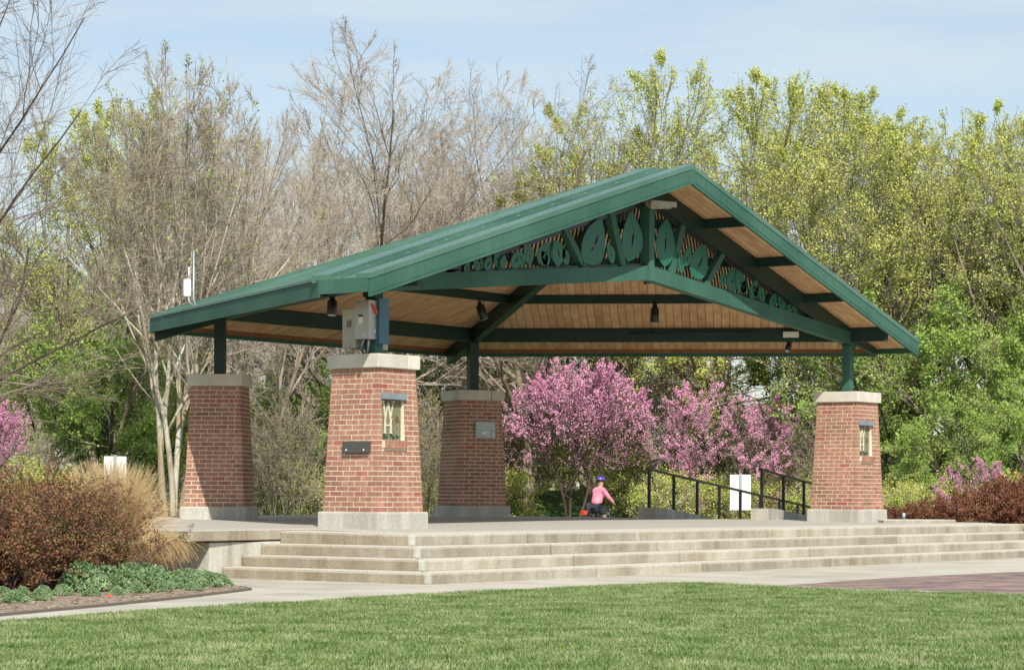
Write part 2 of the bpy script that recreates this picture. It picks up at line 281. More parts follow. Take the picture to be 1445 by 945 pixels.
M['bud'] = leaf_mat('brown_bud', [(0.0, (0.30, 0.21, 0.16)), (0.5, (0.43, 0.33, 0.26)), (1.0, (0.56, 0.45, 0.36))], 0.3)
M['blossom'] = leaf_mat('pink_blossom', [(0.0, (0.62, 0.24, 0.41)), (0.45, (0.88, 0.41, 0.63)), (0.8, (0.94, 0.55, 0.72)), (1.0, (0.97, 0.72, 0.83))], 0.12, 1.5)
M['barb'] = leaf_mat('red_brown_leaf', [(0.0, (0.10, 0.038, 0.024)), (0.35, (0.23, 0.095, 0.052)), (0.6, (0.33, 0.165, 0.09)), (0.74, (0.18, 0.18, 0.055)), (1.0, (0.31, 0.32, 0.10))], 0.2, 2.0)
M['barbred'] = leaf_mat('rust_leaf', [(0.0, (0.11, 0.04, 0.025)), (0.45, (0.24, 0.095, 0.055)), (0.75, (0.33, 0.15, 0.08)), (1.0, (0.25, 0.21, 0.08))], 0.2, 1.0)
M['sedum'] = leaf_mat('blue_green_leaf', [(0.0, (0.11, 0.19, 0.08)), (0.5, (0.24, 0.36, 0.17)), (1.0, (0.44, 0.54, 0.32))], 0.2, 2.5)
M['straw'] = leaf_mat('straw_blade', [(0.0, (0.35, 0.24, 0.12)), (0.5, (0.58, 0.43, 0.23)), (1.0, (0.78, 0.64, 0.40))], 0.25, 3)
M['stone'] = noise_mat('pale_wall', [(0.3, (0.45, 0.41, 0.35)), (0.7, (0.60, 0.55, 0.48))], 1.5, 6, 0.9, 0.2)
M['glass'] = plain('dark_window_glass', (0.08, 0.11, 0.15), 0.1, 0.8)
M['skin'] = plain('skin', (0.55, 0.30, 0.21), 0.5)
M['pink'] = noise_mat('pink_jacket', [(0.4, (0.85, 0.22, 0.33)), (0.6, (0.95, 0.36, 0.46))], 3, 3, 0.7, 0.2)
M['navy'] = plain('dark_trousers', (0.035, 0.045, 0.065), 0.8)
M['helmet'] = plain('violet_helmet', (0.10, 0.06, 0.42), 0.25, 0.6)
M['paver'] = None

# ------------------------------------------------------------------ stage
def deck_z(x, y): return 0.007 * y if y > 0 else 0.02 * max(y, -2.0)
stage = tag(empty('stage', (0, 0, 0)), kind='structure')
FR, BK = -1.95, None
T = 0.367; RI = 0.14
dk = MB()
dk.prism([(-7.85, -1.40), (12, -1.40), (12, -0.9), (9.0, -0.9), (8.3, 0), (-10.0, 0.0), (-10.0, 0.0)][:5] + [(-7.85, 0)], lambda x, y: deck_z(x, y) - 0.14, deck_z)
dk.prism([(-7.85, 0), (8.3, 0), (4.9, 6.6), (4.2, 8.3), (-4.6, 8.4), (-6.2, 7.6), (-10.2, 1.1), (-10.2, 0.12), (-8.4, 0.215), (-7.85, 0.215)], lambda x, y: deck_z(x, y) - 0.14, deck_z)
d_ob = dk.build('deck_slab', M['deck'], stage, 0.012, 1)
J = [-5.9, -3.28, 0.46, 4.12, 6.82, 9.4, 12.0]
for i in range(4):
    s0 = -8.4 - T * i; t0 = FR - T * i; zt = -0.04 - RI * i; zb = zt - RI - (0.02 if i < 3 else 0.06)
    wd = 0.545
    b = MB(); g = 0.018
    m_ = 0.001
    b.prism([(s0 + m_, t0), (J[0] - g, t0), (J[0] - g, t0 + wd), (s0 + wd + m_, t0 + wd)], zb, zt)
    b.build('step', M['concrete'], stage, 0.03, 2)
    b = MB(); b.prism([(s0, t0 + m_), (s0 + wd, t0 + wd + m_), (s0 + wd, 0.21), (s0, 0.21)], zb, zt if i else (lambda x, y: -0.04 if y < 0 else -0.02))
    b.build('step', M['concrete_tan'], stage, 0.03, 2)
    b = MB(); b.box((s0 - 0.003, t0 - 0.003, zt - RI - 0.004), (s0 + 0.075, t0 + 0.075, zt - 0.006)); b.build('corner_patch', M['oldwall'], stage, 0.02, 2)   # pale mortar repair on the worn corner
    for a, c in zip(J[:-1], J[1:]):
        b = MB(); b.prism([(a + g, t0), (c - g, t0), (c - g, t0 + wd), (a + g, t0 + wd)], zb, zt)
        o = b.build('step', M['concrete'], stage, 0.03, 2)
b = MB(); b.box((-7.8, -1.35, -0.9), (12, 0.2, -0.17)); b.box((-9.72, 0.215, -0.9), (-4, 3.0, -0.156))
b.build('foundation', M['oldwall'], stage, 0.01)
b = MB(); b.prism([(-9.5, 3.0), (-4, 3.0), (8, 0.2), (4.6, 6.4), (4.0, 8.1), (-4.5, 8.2), (-6.0, 7.4)], -1.2, -0.175); b.build('back_foundation', M['oldwall'], stage)
# low kerb on the right of the stage
b = MB(); b.prism([(6.7, -0.75), (8.6, -1.25), (9.0, -0.75), (8.1, 0.35), (7.7, 0.2)], -0.05, 0.035)
tag(b.build('low_kerb', M['concrete'], None, 0.01), 'low concrete kerb on the stage beside the right front pier', 'kerb', kind='structure')
# ------------------------------------------------------------------ ground sheets
def gz(X, Zd):
    h = -0.78
    f = max(0, min(1, (Zd - 63.5) / 8.0)); h += 1.35 * f * f * (3 - 2 * f)
    if X < -3: h -= 0.4 * f * min(1, (-3 - X) / 6)
    return h
xs = [-2000, -600, -200, -80] + [-50 + 2.5 * i for i in range(41)] + [80, 200, 600, 2000]
zs = [-300, -60, 0, 15, 30] + [40 + 2 * i for i in range(31)] + [120, 160, 250, 500, 1000, 2500]
V = []; F = []
for Zd in zs:
    for X in xs: V.append(at(X, Zd, gz(X, Zd)))
nx = len(xs)
for j in range(len(zs) - 1):
    for i in range(nx - 1): F.append((j * nx + i, j * nx + i + 1, (j + 1) * nx + i + 1, (j + 1) * nx + i))
g = MB(); g.add(V, F, True); tag(g.build('ground', M['litter']), kind='structure')
pz = MB(); pz.box((-40, -16, -0.64), (26, 0.3, -0.612)); tag(pz.build('plaza', M['soil']), kind='structure')
plaza = bpy.data.objects['plaza']
rnd = random.Random(4)
for i in range(-10, 7):
    for j in range(0, 5):
        x0 = i * 3.2 + 1.2; y0 = -3.3 - j * 2.9
        x1, y1 = x0 + 3.18, y0 + 2.88
        b = MB(); b.box((x0, y0, -0.63), (x1, y1, -0.6 + rnd.uniform(-0.002, 0.002))); b.build('paving_slab', M['walk'], plaza)
    b = MB(); b.box((i * 3.2 + 1.2, -0.42, -0.63), (i * 3.2 + 4.38, 0.19, -0.6)); b.build('paving_slab', M['walk'], plaza) if i > 30 else None
for i in range(-10, 7):
    b = MB(); x0 = i * 3.2 + 1.2
    b.box((x0, -3.28, -0.63), (x0 + 3.18, 0.19, -0.599)); b.build('paving_slab', M['walk'], plaza)
# brick paving (bricks seen edge-on far off: material only)
def paver_mat():
    m, n, b = mat_base('brick_paving', 0.85, 0.25)
    t = N(n, 'ShaderNodeTexCoord'); bt = N(n, 'ShaderNodeTexBrick'); bt.inputs['Scale'].default_value = 1; bt.inputs['Brick Width'].default_value = 0.2; bt.inputs['Row Height'].default_value = 0.1; bt.inputs['Mortar Size'].default_value = 0.006
    bt.inputs['Color1'].default_value = (0.27, 0.18, 0.15, 1); bt.inputs['Color2'].default_value = (0.19, 0.165, 0.155, 1); bt.inputs['Mortar'].default_value = (0.2, 0.17, 0.15, 1)
    no = N(n, 'ShaderNodeTexNoise'); no.inputs['Scale'].default_value = 2.5; no.inputs['Detail'].default_value = 8; rp = ramp(n, [(0.35, (0.7, 0.7, 0.78)), (0.65, (1.5, 1.35, 1.3))])
    mu = N(n, 'ShaderNodeMixRGB', blend_type='MULTIPLY'); mu.inputs[0].default_value = 1
    n.links.new(t.outputs['Object'], bt.inputs['Vector']); n.links.new(t.outputs['Object'], no.inputs['Vector']); n.links.new(no.outputs['Fac'], rp.inputs[0])
    n.links.new(bt.outputs[0], mu.inputs[1]); n.links.new(rp.outputs[0], mu.inputs[2]); n.links.new(mu.outputs[0], b.inputs['Base Color']); return m
M['paver'] = paver_mat()
bp_ = MB(); bp_.prism([(-7.4, -16), (24, -16), (24, -7.6), (6, -6.9), (2, -6.5), (-0.6, -6.2), (-3.8, -6.05), (-6.9, -6.3)], -0.62, -0.594)
tag(bp_.build('brick_paving', M['paver']), kind='structure')
LAWN = [(-60, -40), (-7.2, -40), (-7.5, -9.6), (-7.8, -8.2), (-7.45, -6.6), (-7.15, -5.2), (-7.6, -4.98), (-9.3, -4.9), (-11.9, -4.86), (-14.5, -5.05), (-16.3, -5.1), (-18.5, -5.62), (-22, -7.0), (-30, -11.5), (-60, -26)]
lw = MB(); lw.prism(LAWN, -0.66, -0.585); tag(lw.build('lawn', M['turf']), kind='structure')
BED = [(-12.1, -2.6), (-12.9, -2.97), (-14.2, -3.52), (-15.8, -4.1), (-17.7, -4.72), (-20.5, -5.9), (-24, -7.8), (-30, -8), (-30, 14), (-9.8, 14), (-9.8, 0.2), (-10.2, -0.25), (-11.0, -1.3), (-11.75, -2.1)]
bed = MB(); bed.prism(BED, -0.66, -0.578); tag(bed.build('planting_bed', M['soil']), kind='structure')
b = MB()
for (a, c) in zip(BED[:5], BED[1:6]):
    b.beam((a[0], a[1], -0.572), (c[0], c[1], -0.572), 0.012, 0.08)
b.beam((-12.1, -2.6, -0.572), (-11.75, -2.1, -0.572), 0.012, 0.08)
tag(b.build('bed_edging', plain('edging_strip', (0.16, 0.13, 0.11), 0.8)), 'thin dark edging strip between the mulch bed and the concrete path', 'edging')
def inpoly(P, x, y):
    c = np.zeros(len(x), bool); n = len(P); j = n - 1
    for i in range(n):
        xi, yi = P[i]; xj, yj = P[j]
        c ^= ((yi > y) != (yj > y)) & (x < (xj - xi) * (y - yi) / (yj - yi + 1e-12) + xi); j = i
    return c
rs = np.random.default_rng(7)
def grass():
    n = 500000
    Z = 12.5 + (31 - 12.5) * rs.random(n) ** 0.85; X = (rs.random(n) * 2 - 1) * (0.225 * Z + 1.3)
    px = CAMP.x + RGT.x * X + FWD.x * Z; py = CAMP.y + RGT.y * X + FWD.y * Z
    k = inpoly([(a, c) for a, c in LAWN], px, py); px, py = px[k], py[k]; n = len(px)
    # tufts: heights follow a slow pattern
    pat = np.sin(px * 3.1 + np.sin(py * 2.3) * 1.7) * np.sin(py * 2.7 + np.sin(px * 1.9) * 1.3)
    h = (0.025 + 0.009 * pat) * (0.6 + 0.8 * rs.random(n)); w = 0.0048 + 0.0032 * rs.random(n)
    a = rs.random(n) * 2 * np.pi; la = rs.random(n) * 2 * np.pi; ln = h * (0.2 + 0.7 * rs.random(n))
    V = np.zeros((n, 3, 3)); z0 = -0.587
    V[:, 0] = np.stack([px - np.cos(a) * w, py - np.sin(a) * w, np.full(n, z0)], 1)
    V[:, 1] = np.stack([px + np.cos(a) * w, py + np.sin(a) * w, np.full(n, z0)], 1)
    V[:, 2] = np.stack([px + np.cos(la) * ln, py + np.sin(la) * ln, z0 + h], 1)
    me = np_mesh('lawn_grass', V.reshape(-1, 3), np.arange(3 * n).reshape(n, 3))
    tag(mesh_obj('lawn_grass', me, M['grass']), 'short mown green grass of the lawn in the foreground', 'grass', kind='stuff')
grass()
def dandelions():
    b = MB(); rg = random.Random(12)
    for q in range(14):
        p = at(rg.uniform(-4.5, 5), rg.uniform(15.5, 27), -0.562)
        if not inpoly(LAWN, np.array([p.x]), np.array([p.y]))[0]: continue
        for a in range(6):
            an_ = a * math.pi / 3; b.add([p, p + Vector((math.cos(an_) * .013, math.sin(an_) * .013, .005)), p + Vector((math.cos(an_ + .9) * .013, math.sin(an_ + .9) * .013, .005))], [(0, 1, 2)])
        b.hexa(p + Vector((-.002, 0, -.04)), p + Vector((.002, 0, -.04)), p + Vector((.002, .003, -.04)), p + Vector((-.002, .003, -.04)), (0, 0, .038))
    tag(b.build('dandelions', plain('yellow_petals', (0.75, 0.55, 0.03), 0.7)), 'scattered yellow dandelions in the mown lawn', 'flowers', kind='stuff')
dandelions()
def diamonds(P, size, rng, aspect=0.55, up=0.0, droop=None):
    n = len(P); d = rng.normal(size=(n, 3)); d[:, 2] += up; d /= np.linalg.norm(d, axis=1)[:, None]
    e = rng.normal(size=(n, 3)); e -= d * (e * d).sum(1)[:, None]; e /= np.linalg.norm(e, axis=1)[:, None]
    s = (size * (0.6 + 0.8 * rng.random(n)))[:, None]
    V = np.stack([P, P + d * s * 0.45 + e * s * aspect * 0.5, P + d * s, P + d * s * 0.45 - e * s * aspect * 0.5], 1)
    return V.reshape(-1, 3), np.arange(4 * n).reshape(n, 4)
def chips():
    n = 9000; x = rs.uniform(-20, -9.8, n); y = rs.uniform(-6, 1, n); k = inpoly(BED, x, y); x, y = x[k], y[k]; n = len(x)
    V, F = diamonds(np.stack([x, y, np.full(n, -0.572) + rs.random(n) * 0.012], 1), np.full(n, 0.055), rs, 0.45)
    V[:, 2] = -0.574 + (V[:, 2] + 0.574) * 0.3 + 0.004; V[:, 2] = np.maximum(V[:, 2], -0.5745)
    tag(mesh_obj('mulch', np_mesh('mulch', V, F), M['chip']), 'loose bark mulch chips covering the planting bed', 'mulch', kind='stuff')
chips()
# ------------------------------------------------------------------ piers
def text_mesh(txt, size, depth, w=None):
    cu = bpy.data.curves.new('t', 'FONT'); cu.body = txt; cu.size = size; cu.extrude = depth; cu.align_x = 'CENTER'
    o = bpy.data.objects.new('t', cu); COL.objects.link(o); dg = bpy.context.evaluated_depsgraph_get(); dg.update()
    me = bpy.data.meshes.new_from_object(o.evaluated_get(dg)); bpy.data.objects.remove(o); bpy.data.curves.remove(cu)
    xs_ = [v.co.x for v in me.vertices]; wd = max(xs_) - min(xs_); cx = (max(xs_) + min(xs_)) / 2; f = (w / wd) if w else 1
    for v in me.vertices: v.co = Vector(((v.co.x - cx) * f, v.co.z, v.co.y))       # upright, reads from -y
    for p in me.polygons: p.flip() if hasattr(p, 'flip') else None
    return me
PZ0, PZ1, NC = 0.22, 2.116, 28
PITCH = (PZ1 - PZ0) / NC
def hw(z): return 0.475 - 0.08 * (z - PZ0) / (PZ1 - PZ0)
def pier(loc, rz, label, seed, opening=False):
    rg = random.Random(seed); p = tag(empty('brick_pier', loc, rz), label, 'brick pier', 'battered brick piers carrying the pavilion roof')
    b = MB(); b.box((-0.53, -0.53, -0.03), (0.53, 0.53, 0.222)); b.build('pier_base', M['base'], p, 0.03, 3)
    m = MB(); e = 0.0035
    def ring(z): w = hw(z) - e; return [(-w, -w, z), (w, -w, z), (w, w, z), (-w, w, z)]
    OZ0, OZ1 = PZ0 + 14 * PITCH, PZ0 + 22 * PITCH; OA0, OA1 = 0.10, 0.56
    a, c = ring(PZ0 + 0.001), ring(PZ1)
    m.add(a + c, [(0, 3, 2, 1), (4, 5, 6, 7), (1, 2, 6, 5), (2, 3, 7, 6), (3, 0, 4, 7)] + ([] if opening else [(0, 1, 5, 4)]))
    if opening:       # mortar face round the recess, the recess itself
        w0, w1 = hw(OZ0) - e, hw(OZ1) - e; xa, xb = -hw(OZ0) + OA0, -hw(OZ0) + OA1; dp = 0.05
        L0, L1, U0, U1 = (-w0, -w0, OZ0), (w0, -w0, OZ0), (-w1, -w1, OZ1), (w1, -w1, OZ1)
        m.add([a[0], a[1], L1, L0], [(0, 1, 2, 3)]); m.add([U0, U1, c[1], c[0]], [(0, 1, 2, 3)])
        m.add([L0, (xa, -w0, OZ0), (xa, -w1, OZ1), U0], [(0, 1, 2, 3)]); m.add([(xb, -w0, OZ0), L1, U1, (xb, -w1, OZ1)], [(0, 1, 2, 3)])
        yb = -w1 + dp
        m.add([(xa, -w0, OZ0), (xb, -w0, OZ0), (xb, -w1, OZ1), (xa, -w1, OZ1), (xa, yb, OZ0), (xb, yb, OZ0), (xb, yb, OZ1), (xa, yb, OZ1)],
              [(0, 4, 7, 3), (1, 2, 6, 5), (0, 1, 5, 4), (3, 7, 6, 2)])
        f = MB(); f.box((xa + .003, yb - 0.012, OZ0 + .003), (xb - .003, yb + 0.01, OZ1 - .003)); pn = f.build('relief_panel', M['panel'], p)
        # monogram: serif W over H, cream
        f = MB(); y0 = yb - 0.026; cx = xa + 0.175; th = 0.012
        def bar(x0, z0, x1, z1, w): f.hexa((x0 - w / 2, y0, z0), (x0 + w / 2, y0, z0), (x1 + w / 2, y0, z1), (x1 - w / 2, y0, z1), (0, th, 0))
        zt, zm, zb = OZ1 - 0.03, OZ0 + 0.29, OZ0 + 0.10
        bar(cx - 0.1, zt, cx - 0.052, zm, 0.026); bar(cx + 0.0, zt - 0.012, cx - 0.047, zm, 0.012); bar(cx + 0.0, zt - 0.012, cx + 0.052, zm, 0.026); bar(cx + 0.106, zt, cx + 0.057, zm, 0.012)
        for q in (-0.1, 0.106): f.box((cx + q - 0.03, y0 - .001, zt), (cx + q + 0.03, y0 + th, zt + 0.01))
        for q in (-0.06, 0.06):
            f.box((cx + q - 0.015, y0, zb), (cx + q + 0.015, y0 + th, zm - 0.012)); f.box((cx + q - 0.034, y0 - .001, zb - 0.01), (cx + q + 0.034, y0 + th, zb)); f.box((cx + q - 0.034, y0 - .001, zm - 0.012), (cx + q + 0.034, y0 + th, zm - 0.002))
        f.box((cx - 0.046, y0 + .001, (zm + zb) / 2 - 0.008), (cx + 0.046, y0 + th, (zm + zb) / 2 + 0.012))
        f.build('monogram_letters', M['cream'], p)
        tm = text_mesh('alby Park', 0.085, 0.003, 0.36); o = mesh_obj('park_name_lettering', tm, M['darktext'], p); o.location = ((xa + xb) / 2 - 0.01, yb - 0.016, OZ0 + 0.022)
        f = MB(); f.box((xb - 0.01, yb - 0.03, OZ0 + .002), (xb - .001, yb - 0.012, OZ1 - .002)); f.build('panel_frame', M['cream'], p)
        f = MB(); f.box((xa - 0.012, -w1 - 0.045, OZ1 - 0.003), (xb + 0.03, -w1 + 0.04, OZ1 + 0.075)); f.build('lintel', M['lintel'], p, 0.004)
        for q in range(7):                        # row of bricks on end below the panel
            x0 = xa + 0.005 + q * 0.0675; f = MB(); f.box((x0, -w0 - 0.045, OZ0 - 0.105), (x0 + 0.056, -w0 + 0.03, OZ0 - 0.003)); f.build('sill_brick', M['brick'], p)
        f = MB(); f.box((xa + 0.002, -w0 - 0.038, OZ0 - 0.1), (xa + 0.47, -w0 + 0.02, OZ0 - 0.008)); f.build('sill_mortar', M['mortar'], p)
    m.build('mortar_core', M['mortar'], p)
    rots = [(1, 0), (0, 1), (-1, 0), (0, -1)]
    hid = MB(); BD, HD, g, H = 0.2, 0.095, 0.0117, PITCH - 0.0117
    for kk in range(NC):
        z0 = PZ0 + 0.006 + kk * PITCH; z1 = z0 + H; odd = kk % 2
        for fi in range(4):                       # fi 0: face -y, 3: face -x
            w0 = hw(z0); spans = []
            lo, hi = (-w0, w0 - HD - g) if not odd else (-w0 + HD + g, w0)
            x = lo; cl = True
            first = True
            while x < hi - 0.02:
                x1 = min(x + BD, hi)
                if hi - x1 < 0.05: x1 = hi
                spans.append((x, x1)); x = x1 + g
            for (a0, a1) in spans:
                pcs = [(a0, a1)]
                if opening and fi == 0:
                    zA, zB = OZ0 - 0.11, OZ1 + 0.075
                    A0, A1 = -hw(OZ0) + OA0 - 0.004, -hw(OZ0) + OA1 + 0.004
                    if z1 > zA + 0.01 and z0 < zB - 0.01:
                        if z0 < OZ0 - 0.01 or z0 > OZ1 - 0.01: A1 += 0.026
                        pcs = [(u, v) for u, v in ((a0, min(a1, A0)), (max(a0, A1), a1)) if v - u > 0.015]
                for (u, v) in pcs:
                    pr = rg.uniform(-0.0015, 0.002)
                    def vert(a_, z, inner):
                        w = hw(z) + pr
                        if a_ <= -w0 + 1e-6: a_ = -w
                        elif a_ >= w0 - 1e-6: a_ = w
                        y = -w if not inner else -w + HD
                        c_, s_ = rots[fi]; return (a_ * c_ - y * s_, a_ * s_ + y * c_, z)
                    vs = [vert(u, z0, 0), vert(v, z0, 0), vert(v, z1, 0), vert(u, z1, 0), vert(u, z0, 1), vert(v, z0, 1), vert(v, z1, 1), vert(u, z1, 1)]
                    fs = [(0, 1, 2, 3), (5, 4, 7, 6), (4, 5, 1, 0), (3, 2, 6, 7), (4, 0, 3, 7), (1, 5, 6, 2)]
                    if fi in (0, 3): bb = MB(); bb.add(vs, fs); bb.build('brick', M['brick'], p)
                    else: hid.add(vs, fs)
    tag(hid.build('brickwork', M['brick'], p), kind='stuff')
    # cap of two slabs, top slightly pitched
    zc = PZ1 + 0.003
    for x0, x1 in ((-0.4425, 0.18), (0.186, 0.4425)):
        c_ = MB(); c_.box((x0, -0.4425, zc), (x1, 0.4425, zc + 0.185)); c_.build('cap_slab', M['cap'], p, 0.014, 2)
    return p
L = 6.748; HH = L * math.sqrt(3) / 2
P1 = pier((-L, 0, 0), R(-1.0), 'brick pier at the front left corner with electrical boxes and a panel reading WH Park', 1, True)
P2 = pier((L, 0, 0), R(-1.0), 'brick pier at the front right corner with an inset lettered panel, standing beside the railings', 2, True)
P3 = pier((-L / 2, HH, 0.02), R(31.5), 'plain brick pier at the back left, crossed by a diagonal roof shadow', 3)
P4 = pier((L / 2, HH, 0.02), R(-30.2), 'shaded brick pier at the back with a grey camera notice', 4)
# dark plate on the left face of the front left pier
pl = MB(); z = 1.07; w = hw(z) + 0.002
pl.box((-w - 0.06, -0.32, 1.0), (-w + 0.02, 0.12, 1.15)); o = pl.build('wall_plate', M['plaque'], None, 0.006); o.location = P1.location; o.rotation_euler = P1.rotation_euler
tag(o, 'dark metal plate with two small screws on the front left pier', 'plate')
for yy in (-0.25, 0.05):
    q = MB(); q.tube([(-w - 0.068, yy, 1.035), (-w - 0.058, yy, 1.035)], 0.012, 8); q.build('screw', M['white'], o)
# camera notice on back pier
z = 1.62; w = hw(z)
s_ = MB(); s_.box((-0.13, -w - 0.03, 1.45), (0.26, -w - 0.018, 1.74)); so = s_.build('notice_sign', M['signgrey'], None, 0.004); so.location = P4.location; so.rotation_euler = P4.rotation_euler
tag(so, 'grey monitored security notice plate on the shaded back pier', 'sign')
for i, (tx, zz, ww) in enumerate((('Monitored Security', 1.672, 0.33), ('Video Cameras In Use', 1.605, 0.36))):
    o = mesh_obj('lettering', text_mesh(tx, 0.05, 0.001, ww), M['signwhite'], so); o.location = (0.065, -w - 0.0325, zz)
q = MB(); yy = -w - 0.033
q.hexa((0.0, yy, 1.50), (0.09, yy, 1.525), (0.10, yy, 1.575), (0.01, yy, 1.555), (0, 0.003, 0)); q.hexa((0.075, yy, 1.475), (0.09, yy, 1.475), (0.09, yy, 1.53), (0.075, yy, 1.53), (0, 0.003, 0))
q.hexa((0.09, yy, 1.475), (0.14, yy, 1.475), (0.14, yy, 1.487), (0.09, yy, 1.487), (0, 0.003, 0)); q.hexa((0.105, yy, 1.57), (0.118, yy, 1.575), (0.14, yy, 1.50), (0.127, yy, 1.495), (0, 0.003, 0))
q.hexa((0.215, yy, 1.46), (0.245, yy, 1.46), (0.245, yy, 1.53), (0.215, yy, 1.53), (0, 0.003, 0)); q.build('camera_symbol', M['signwhite'], so)
# ------------------------------------------------------------------ pavilion roof
pav = tag(empty('pavilion', (0, 0, 0)), 'open park pavilion with green metal roof and a gable truss of cut metal leaves', 'pavilion')
RE, ZR = 7.856, 5.50; SL = 2.264 / 7.856; OV = 0.80
ap = Vector((0, 0, ZR)); SOF = 0.085
def vtx(i, r): a = math.pi - i * math.pi / 3; return Vector((r * math.cos(a), r * math.sin(a), ZR - SL * r))
for i in range(3):
    a, b2 = vtx(i, RE), vtx(i + 1, RE); e = (b2 - a); Lh = e.length; e.normalize()
    mid = (a + b2) / 2; up = (ap - mid); H_ = up.length; up.normalize(); nrm = e.cross(up).normalized()
    if nrm.z < 0: nrm = -nrm
    def hgt(x): return H_ * (1 - abs(x) / (Lh / 2))
    def strip(x0, x1, top, th, name, mat, inset=0.0, gap=0.0):
        m_ = MB(); x0 += gap; x1 -= gap; h0, h1 = max(0.0, hgt(x0) - inset), max(0.0, hgt(x1) - inset)
        base = mid + nrm * top; vs = [base + e * x0, base + e * x1]
        if x0 < 0 < x1: vs += [base + e * x1 + up * h1, base + up * H_, base + e * x0 + up * h0]
        else: vs += [base + e * x1 + up * h1, base + e * x0 + up * h0]
        n_ = len(vs); vv = vs + [v - nrm * th for v in vs]
        fs = [tuple(range(n_)), tuple(range(n_, 2 * n_))[::-1]] + [(j, n_ + j, n_ + (j + 1) % n_, (j + 1) % n_) for j in range(n_)]
        if (vs[1] - vs[0]).cross(vs[2] - vs[0]).dot(nrm) < 0: fs = [f[::-1] for f in fs]
        m_.add(vv, fs); return m_.build(name, mat, pav)
    nb = 56; wdt = Lh / nb
    for j in range(nb): strip(-Lh / 2 + j * wdt, -Lh / 2 + (j + 1) * wdt, -SOF, 0.02, 'soffit_board', M['wood'], 0, 0.004)
    npn = 18; wdt = Lh / npn
    for j in range(npn):
        strip(-Lh / 2 + j * wdt, -Lh / 2 + (j + 1) * wdt, 0.0, 0.03, 'roof_panel', M['roofgreen'], 0, 0.001)
        if j: x_ = -Lh / 2 + j * wdt; strip(x_ - 0.012, x_ + 0.012, 0.035, 0.036, 'standing_seam', M['roofgreen'], 0.05)
    m_ = MB(); strip_b = mid - nrm * (SOF - 0.012)
    m_.add([a - nrm * 0.05, b2 - nrm * 0.05, ap - nrm * 0.05, a - nrm * 0.07, b2 - nrm * 0.07, ap - nrm * 0.07], [(0, 1, 2), (5, 4, 3)]); m_.build('roof_deck', M['trimwood'], pav)
    # eave fascia, brown inner trim
    out_n = Vector((mid.x, mid.y, 0)).normalized()
    m_ = MB(); f0 = a + out_n * 0.0; m_.hexa(a + UP * 0.012, b2 + UP * 0.012, b2 + out_n * 0.035 + UP * 0.0, a + out_n * 0.035, (0, 0, -0.235)); m_.build('eave_fascia', M['green'], pav)
    m_ = MB(); m_.hexa(a - out_n * 0.003 - UP * 0.02, b2 - out_n * 0.003 - UP * 0.02, b2 - out_n * 0.03 - UP * 0.02, a - out_n * 0.03 - UP * 0.02, (0, 0, -0.15)); m_.build('eave_trim', M['trimwood'], pav)
    m_ = MB(); m_.hexa(a + out_n * 0.036 + UP * 0.03, b2 + out_n * 0.036 + UP * 0.03, b2 + out_n * 0.05 + UP * 0.02, a + out_n * 0.05 + UP * 0.02, (0, 0, -0.035)); m_.build('drip_edge', M['roofgreen'], pav)
    for rr, dep, wd in ((0.25, 0.13, 0.10), (0.5, 0.13, 0.10), (0.75, 0.14, 0.10), (1.0, 0.235, 0.13)):
        q0, q1 = vtx(i, L * rr), vtx(i + 1, L * rr); off = (SOF + 0.028)
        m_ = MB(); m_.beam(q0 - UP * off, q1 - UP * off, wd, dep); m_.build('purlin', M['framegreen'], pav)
for i in (1, 2):                                 # hip rafters and hip caps
    a = vtx(i, RE - 0.06); m_ = MB(); m_.beam(ap - UP * 0.12 + (a - ap) * 0.01, a - UP * 0.12, 0.15, 0.27)
    m_.build('hip_rafter', M['framegreen'], pav)
    m_ = MB(); m_.beam(ap + UP * 0.06, vtx(i, RE) + UP * 0.05, 0.2, 0.06); m_.build('hip_cap', M['roofgreen'], pav)
def rz_(s): return ZR - SL * abs(s)
